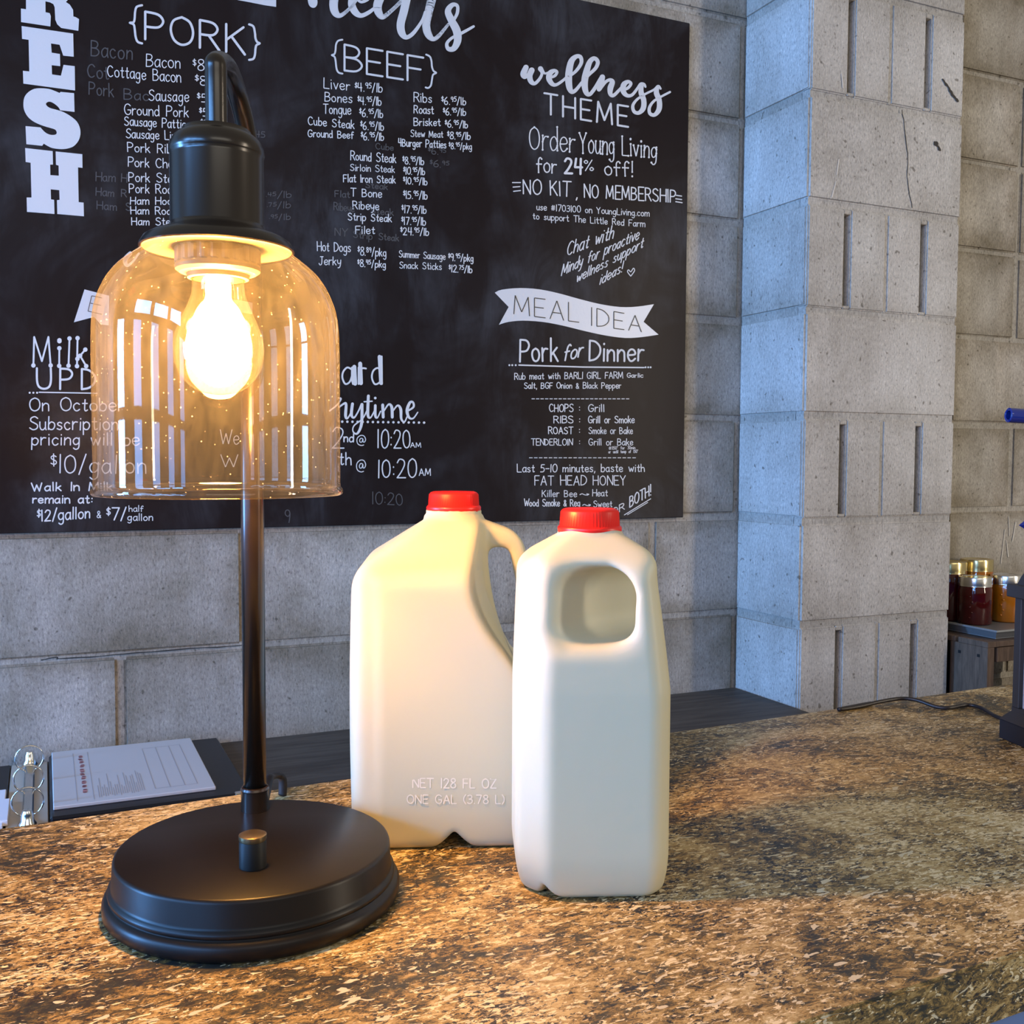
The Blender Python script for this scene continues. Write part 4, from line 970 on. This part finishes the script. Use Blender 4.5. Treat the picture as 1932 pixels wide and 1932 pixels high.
# raised lettering on the front of the gallon
inkp = lambda x, y: (x, -0.0764 - 0.0004, y)
class Ink3(Ink): pass
k = Ink3(lambda x, y: Vector((x, -0.0768, -y)))
text_strokes('NET 128 FL OZ', -0.030, -0.0470, 0.030, -0.0455, 0.0068, 0.0009, wob=0, ink=k)
text_strokes('ONE GAL (3.78 L)', -0.034, -0.0355, 0.036, -0.0340, 0.0062, 0.0008, wob=0, ink=k)
o = mesh_obj('raised_lettering', k.v, k.f, M['raised'], ga)
bm = bmesh.new(); bm.from_mesh(o.data)
for f in bm.faces:
    f.normal_update()
    if f.normal.y > 0: f.normal_flip()
bm.to_mesh(o.data); bm.free()
HA = -0.38
hc = Vector((0.3305, -1.2112, ZC)) - _R * 0.0135 + Vector((math.sin(-HA), math.cos(-HA), 0)) * 0.0410
ha = empty('milk_jug', hc, HA); tag(ha, 'half-gallon plastic milk jug with a red cap, slimmer and nearer the camera', 'jug')
jug_mesh('jug_body', half_gallon, (-.058, -.058, -.004), (.058, .058, .246), .0013, M['milk'], ha)
jug_cap(ha, .2345, 0.0198, .0165)

# ------------------------------------------------------------------ open binder on the desk
bd = empty('ring_binder', (0.0, -0.17, ZD)); tag(bd, 'open black ring binder holding printed sheets, on the desk left of the lamp', 'binder')
Bx = lambda lo, hi, bev=0.0008: box_bm(lo, hi, bev, 1)
bm_obj('binder_cover', Bx((0.0, -0.158, .001), (0.258, 0.150, .0140), 0.003), M['binder'], bd)
bm_obj('binder_cover', Bx((-0.33, -0.158, .001), (-0.055, 0.150, .0045)), M['binder'], bd)
bm_obj('binder_spine', Bx((-0.053, -0.158, .0008), (-0.002, 0.150, .0038)), M['liner'], bd)
bm_obj('ring_plate', Bx((-0.034, -0.146, .0038), (-0.020, 0.138, .0085), 0.002), M['chrome'], bd)
for yy in (-0.112, -0.004, 0.104):
    rp = [(-0.027 + 0.0195 * math.sin(a), -0.0 + yy, .0245 - 0.0195 * math.cos(a)) for a in [2 * PI * t / 24 for t in range(1, 24)]]
    tube('binder_ring', [Vector(p) + bd.location for p in rp], 0.0013, M['chrome'], bd, 8, 0)
for yy, s in ((-0.150, -1), (0.142, 1)):
    lathe('ring_lever', [(0.012, 0.0035), (0.0115, .008), (.0085, .012), (.0075, .020), (.0055, .0250), (0.0001, .0262)], M['chrome'], bd, (-0.027, yy, 0), 20)
pg = bm_obj('sheet_stack', Bx((0.004, -0.130, .0140), (0.214, 0.146, .019), 0.001), M['paper'], bd)
k = Ink(lambda x, y: Vector((x, y, .0193)))
for i in range(22):
    x = 0.062 + i * 0.0028; y0 = -0.115 + random.uniform(0, .012); k.stroke([(x, y0), (x, y0 + random.uniform(.03, .10))], 0.0007)
for x in (0.135, 0.155, 0.175, 0.192): k.stroke([(x, -0.105), (x, 0.11)], 0.0007)
for y in (-0.105, 0.11): k.stroke([(0.135, y), (0.192, y)], 0.0007)
for x in (0.034, 0.055): k.stroke([(x, -0.12), (x, 0.125)], 0.0006)
mesh_obj('sheet_print', k.v, k.f, M['print_grey'], pg)
k = Ink(lambda x, y: Vector((x, y, .0193)))
y = 0.105
while y > -0.07:
    l = random.uniform(.006, .016); k.stroke([(0.0445 + random.uniform(-.0015, .0015), y), (0.0445, y - l)], 0.0055); y -= l + random.uniform(.006, .012)
mesh_obj('sheet_print', k.v, k.f, M['print_red'], pg)
bm_obj('divider_sheet', Bx((-0.30, -0.150, .0045), (-0.056, 0.006, .010)), M['paper_white'], bd)
bm_obj('divider_sheet', Bx((-0.29, -0.140, .0045), (-0.050, -0.045, .012)), M['paper_white'], bd)
bm_obj('corner_clip', Bx((0.236, -0.160, .0005), (0.260, -0.150, .0150), 0.001), M['chrome'], bd)

# ------------------------------------------------------------------ lantern at the right with its cord
la = empty('lantern', (0.9365, -1.1190, ZC), -0.26); tag(la, 'dark grey arched lantern with frosted panes at the right edge of the counter', 'lantern')
hw = 0.062
bm = bmesh.new(); box_bm((-hw - .008, -hw - .008, 0), (hw + .008, hw + .008, .020), .001, 1, bm)
bm_obj('lantern_base', bm, M['lantern_base'], la)
vs_, fs_ = [], []
for z, s in ((.020, hw + .008), (.030, hw), (.034, hw)):
    vs_ += [(-s, -s, z), (s, -s, z), (s, s, z), (-s, s, z)]
for i in range(2):
    for q in range(4): fs_.append((i * 4 + q, i * 4 + (q + 1) % 4, (i + 1) * 4 + (q + 1) % 4, (i + 1) * 4 + q))
fs_.append((8, 9, 10, 11))
mesh_obj('lantern_plinth', vs_, fs_, M['lantern'], la)
for sx in (-1, 1):
    for sy in (-1, 1):
        x, y = sx * (hw - .005), sy * (hw - .005)
        bm_obj('lantern_post', box_bm((x - .005, y - .005, .034), (x + .005, y + .005, .146), .0006, 1), M['lantern'], la)
for sx, sy in ((0, -1), (0, 1), (-1, 0), (1, 0)):
    t_ = hw - .010
    lo = (-t_ if sy else sx * (hw - .006) - .001, -t_ if sx else sy * (hw - .006) - .001, .034)
    hi = (t_ if sy else sx * (hw - .006) + .001, t_ if sx else sy * (hw - .006) + .001, .146)
    bm_obj('frosted_pane', box_bm(lo, hi), M['frost'], la)
bm_obj('lantern_eave', box_bm((-hw - .006, -hw - .006, .146), (hw + .006, hw + .006, .159), .001, 1), M['lantern'], la)
rv, rf = [], []
for z, s in ((.159, hw - .001), (.168, hw - .004), (.178, hw - .009), (.187, hw - .017), (.194, hw - .027), (.199, hw - .040), (.201, .012)):
    rv += [(-s, -s, z), (s, -s, z), (s, s, z), (-s, s, z)]
for i in range(6):
    for q in range(4): rf.append((i * 4 + q, i * 4 + (q + 1) % 4, (i + 1) * 4 + (q + 1) % 4, (i + 1) * 4 + q))
rf.append((24, 25, 26, 27))
mesh_obj('lantern_roof', rv, rf, M['lantern'], la)
def C_(px, py, dz=0.0026): p = on_z(px, py, ZC + dz); return p
tube('power_cord', [C_(1912, 1361), C_(1880, 1352), C_(1852, 1336), C_(1825, 1330), C_(1790, 1335.5), C_(1765, 1333), C_(1730, 1321, .006), C_(1700, 1318, .006), C_(1660, 1324, .005), C_(1620, 1333), C_(1582, 1338.5), Vector((.868, -.874, ZC + .002))], 0.0022, M['cord'], la, 10, 6)

# ------------------------------------------------------------------ cobalt bottles on an iron stand, just past the right edge
st = empty('bottle_stand', (1.185, -0.985, ZC)); tag(st, 'black iron bottle stand mostly out of the picture on the right', 'stand')
lathe('stand_foot', [(0, 0), (.045, 0), (.045, .004), (.006, .007), (0, .007)], M['black_iron'], st, n=32)
tube('stand_rod', [Vector((1.185, -0.985, ZC + .005)), Vector((1.185, -0.985, ZC + .43))], .004, M['black_iron'], st, 12, 0)
def bottle(name, p_mouth, direction, label, rn=0.0085, rb=0.021, L=0.13):
    o = empty(name, p_mouth); tag(o, label, 'bottle', 'cobalt bottles on the stand')
    d = Vector(direction).normalized(); o.rotation_mode = 'QUATERNION'; o.rotation_quaternion = d.to_track_quat('Z', 'Y')
    pr = [(rn * .62, .012), (rn * .62, .001), (rn * .8, 0), (rn, .001), (rn * 1.03, .006), (rn * 1.0, .02), (rn * 1.2, .04), (rb * .8, .058), (rb, .070), (rb, L - .004), (rb * .9, L), (0, L)]
    lathe('bottle_glass', pr, M['cobalt'], o, n=40, sharp=50); return o
def arm(a, b): tube('stand_arm', [a, b], .0022, M['black_iron'], st, 10, 0)
bm1 = at_d(1901, 783, 1.2); bm2 = at_d(1922, 991, 1.2)
e1 = bm1 + Vector((1.0, -0.36, -0.06)).normalized() * 0.131; arm(Vector((1.185, -0.985, e1.z)), e1)
arm(Vector((1.185, -0.985, bm2.z)), bm2 + Vector((.071, -.030, 0)))
bottle('glass_bottle', bm1, (1.0, -0.36, -0.06), 'cobalt blue glass bottle with its open mouth pointing left at the right edge')
bm2 = at_d(1922, 991, 1.2)
lf = mesh_obj('glass_drop', [bm2, bm2 + Vector((.022, -.008, .018)), bm2 + Vector((.022, -.008, -.014)), bm2 + Vector((.02, .008, .002)), bm2 + Vector((.02, -.020, .002)), bm2 + Vector((.07, -.03, .0))],
              [(0, 1, 4), (0, 3, 1), (0, 4, 2), (0, 2, 3), (5, 4, 1), (5, 1, 3), (5, 2, 4), (5, 3, 2)], M['cobalt'])
tag(lf, 'cobalt blue faceted glass point below the bottle at the right edge', 'ornament')

# ------------------------------------------------------------------ crate stand with tray and jars, right of the pillar
ZT = 0.986
cr = empty('wooden_crate', (1.95, -0.16, 0)); tag(cr, 'tall weathered slatted wooden crate against the wall right of the pillar', 'crate')
x0, x1, y0, y1 = -0.205, 0.19, -0.125, 0.12
for x in (x0, x1 - .020):
    for ya, yb in ((y0, y0 + .095), (y1 - .075, y1)):
        pst = bm_obj('crate_post', box_bm((x, ya, 0), (x + .020, yb, ZT - .030), .001, 1), M['wood'], cr)
        if x == x0 and ya == y0:
            for yn in (y0 + .022, y0 + .070):
                bm_obj('nail', box_bm((x - .0012, yn - .003, ZT - .052), (x + .001, yn + .003, ZT - .046)), M['black_iron'], pst)
for zt in (ZT - .032, ZT - .50, ZT - .80):
    bm_obj('crate_rail', box_bm((x0 + .030, y0 + .002, zt - .030), (x1 - .022, y0 + .018, zt), .001, 1), M['wood'], cr)
bm_obj('crate_shade_sheet', box_bm((x0 + .022, y1 - .014, .05), (x0 + .17, y1 - .002, ZT - .032)), M['black_plastic'], cr)  # black sheet added at the back for the crate's dark interior
bm_obj('crate_shade_sheet', box_bm((x0 + .006, y0 + .097, .05), (x0 + .012, y1 - .077, ZT - .032)), M['black_plastic'], cr)  # black sheet across the open side gap, in place of the shade inside
for i in range(3):
    bm_obj('slat', box_bm((x0, y0 + i * .083, ZT - .030), (x1, y0 + i * .083 + .075, ZT - .018), .001, 1), M['wood'], cr)
tr = empty('metal_tray', (1.955, -0.155, ZT - 0.018)); tag(tr, 'grey galvanised metal tray on the wooden crate, under the jars', 'tray')
bm_obj('tray_bottom', box_bm((-.17, -.115, .001), (.18, .125, .004), .001, 1), M['tray'], tr)
vs_, fs_ = [], []
for z, g_ in ((.0035, 0), (.021, .010), (.0215, .015), (.0185, .0155)):
    vs_ += [(-.17 - g_, -.115 - g_, z), (.18 + g_, -.115 - g_, z), (.18 + g_, .125 + g_, z), (-.17 - g_, .125 + g_, z)]
for i in range(3):
    for q in range(4): fs_.append((i * 4 + q, i * 4 + (q + 1) % 4, (i + 1) * 4 + (q + 1) % 4, (i + 1) * 4 + q))
o = mesh_obj('tray_rim', vs_, fs_, M['tray'], tr); md = o.modifiers.new('t', 'SOLIDIFY'); md.thickness = .001
def jar(loc, mat, lid, label, r=0.0335, h=0.095):
    o = empty('preserve_jar', loc); tag(o, label, 'jar', 'jars of preserves on the tray')
    lathe('jar_glass', [(0, 0), (r * .9, 0), (r, .004), (r, h * .70), (r * .97, h * .76), (r * .93, h * .82), (r * .93, h * .86)], M[mat], o, n=40, sharp=50)
    v, f = [], []
    lathe('lid', [(r * .95, h * .80), (r * .98, h * .805), (r * .97, h * .83), (r * .985, h * .86), (r * .965, h * .90), (r * .98, h * .975), (r * .95, h), (r * .80, h), (r * .78, h - .001), (0, h - .0006)], M[lid], o, n=48, sharp=50)
    # embossed bumps down the front
    bm = bmesh.new(); d0 = math.atan2(CAM.y - loc[1], CAM.x - loc[0])
    for i, z in enumerate([.16, .27, .38, .49, .60]):
        a = d0 - 0.28 + (0.12 if i % 2 else 0)
        bmesh.ops.create_icosphere(bm, subdivisions=1, radius=.0028, matrix=Matrix.Translation((r * math.cos(a), r * math.sin(a), h * z)))
    bm_obj('embossing', bm, M[mat], o, True)
    return o
ZJ = ZT - .018 + .0042
p = on_z(1838, 1176, ZJ); jar((p.x, p.y, ZJ), 'jelly_red', 'silver_lid', 'dark red jelly jar with a silver lid, front left on the tray', r=.0365, h=.106)
p = on_z(1897, 1171, ZJ); jar((p.x, p.y, ZJ), 'jelly_amber', 'silver_lid', 'amber jar with a silver lid, front, beside the lantern', r=.0365, h=.106)
p = on_y(1842, 1100, -.055); jar((p.x, p.y, ZJ), 'jelly_amber', 'gold_lid', 'taller amber jar with a gold lid, behind the red jelly jar', r=.037, h=.137)
p = on_y(1792, 1100, -.052); jar((p.x, p.y, ZJ), 'jelly_red', 'gold_lid', 'dark red jar with a gold lid, half hidden behind the pillar', r=.037, h=.134)
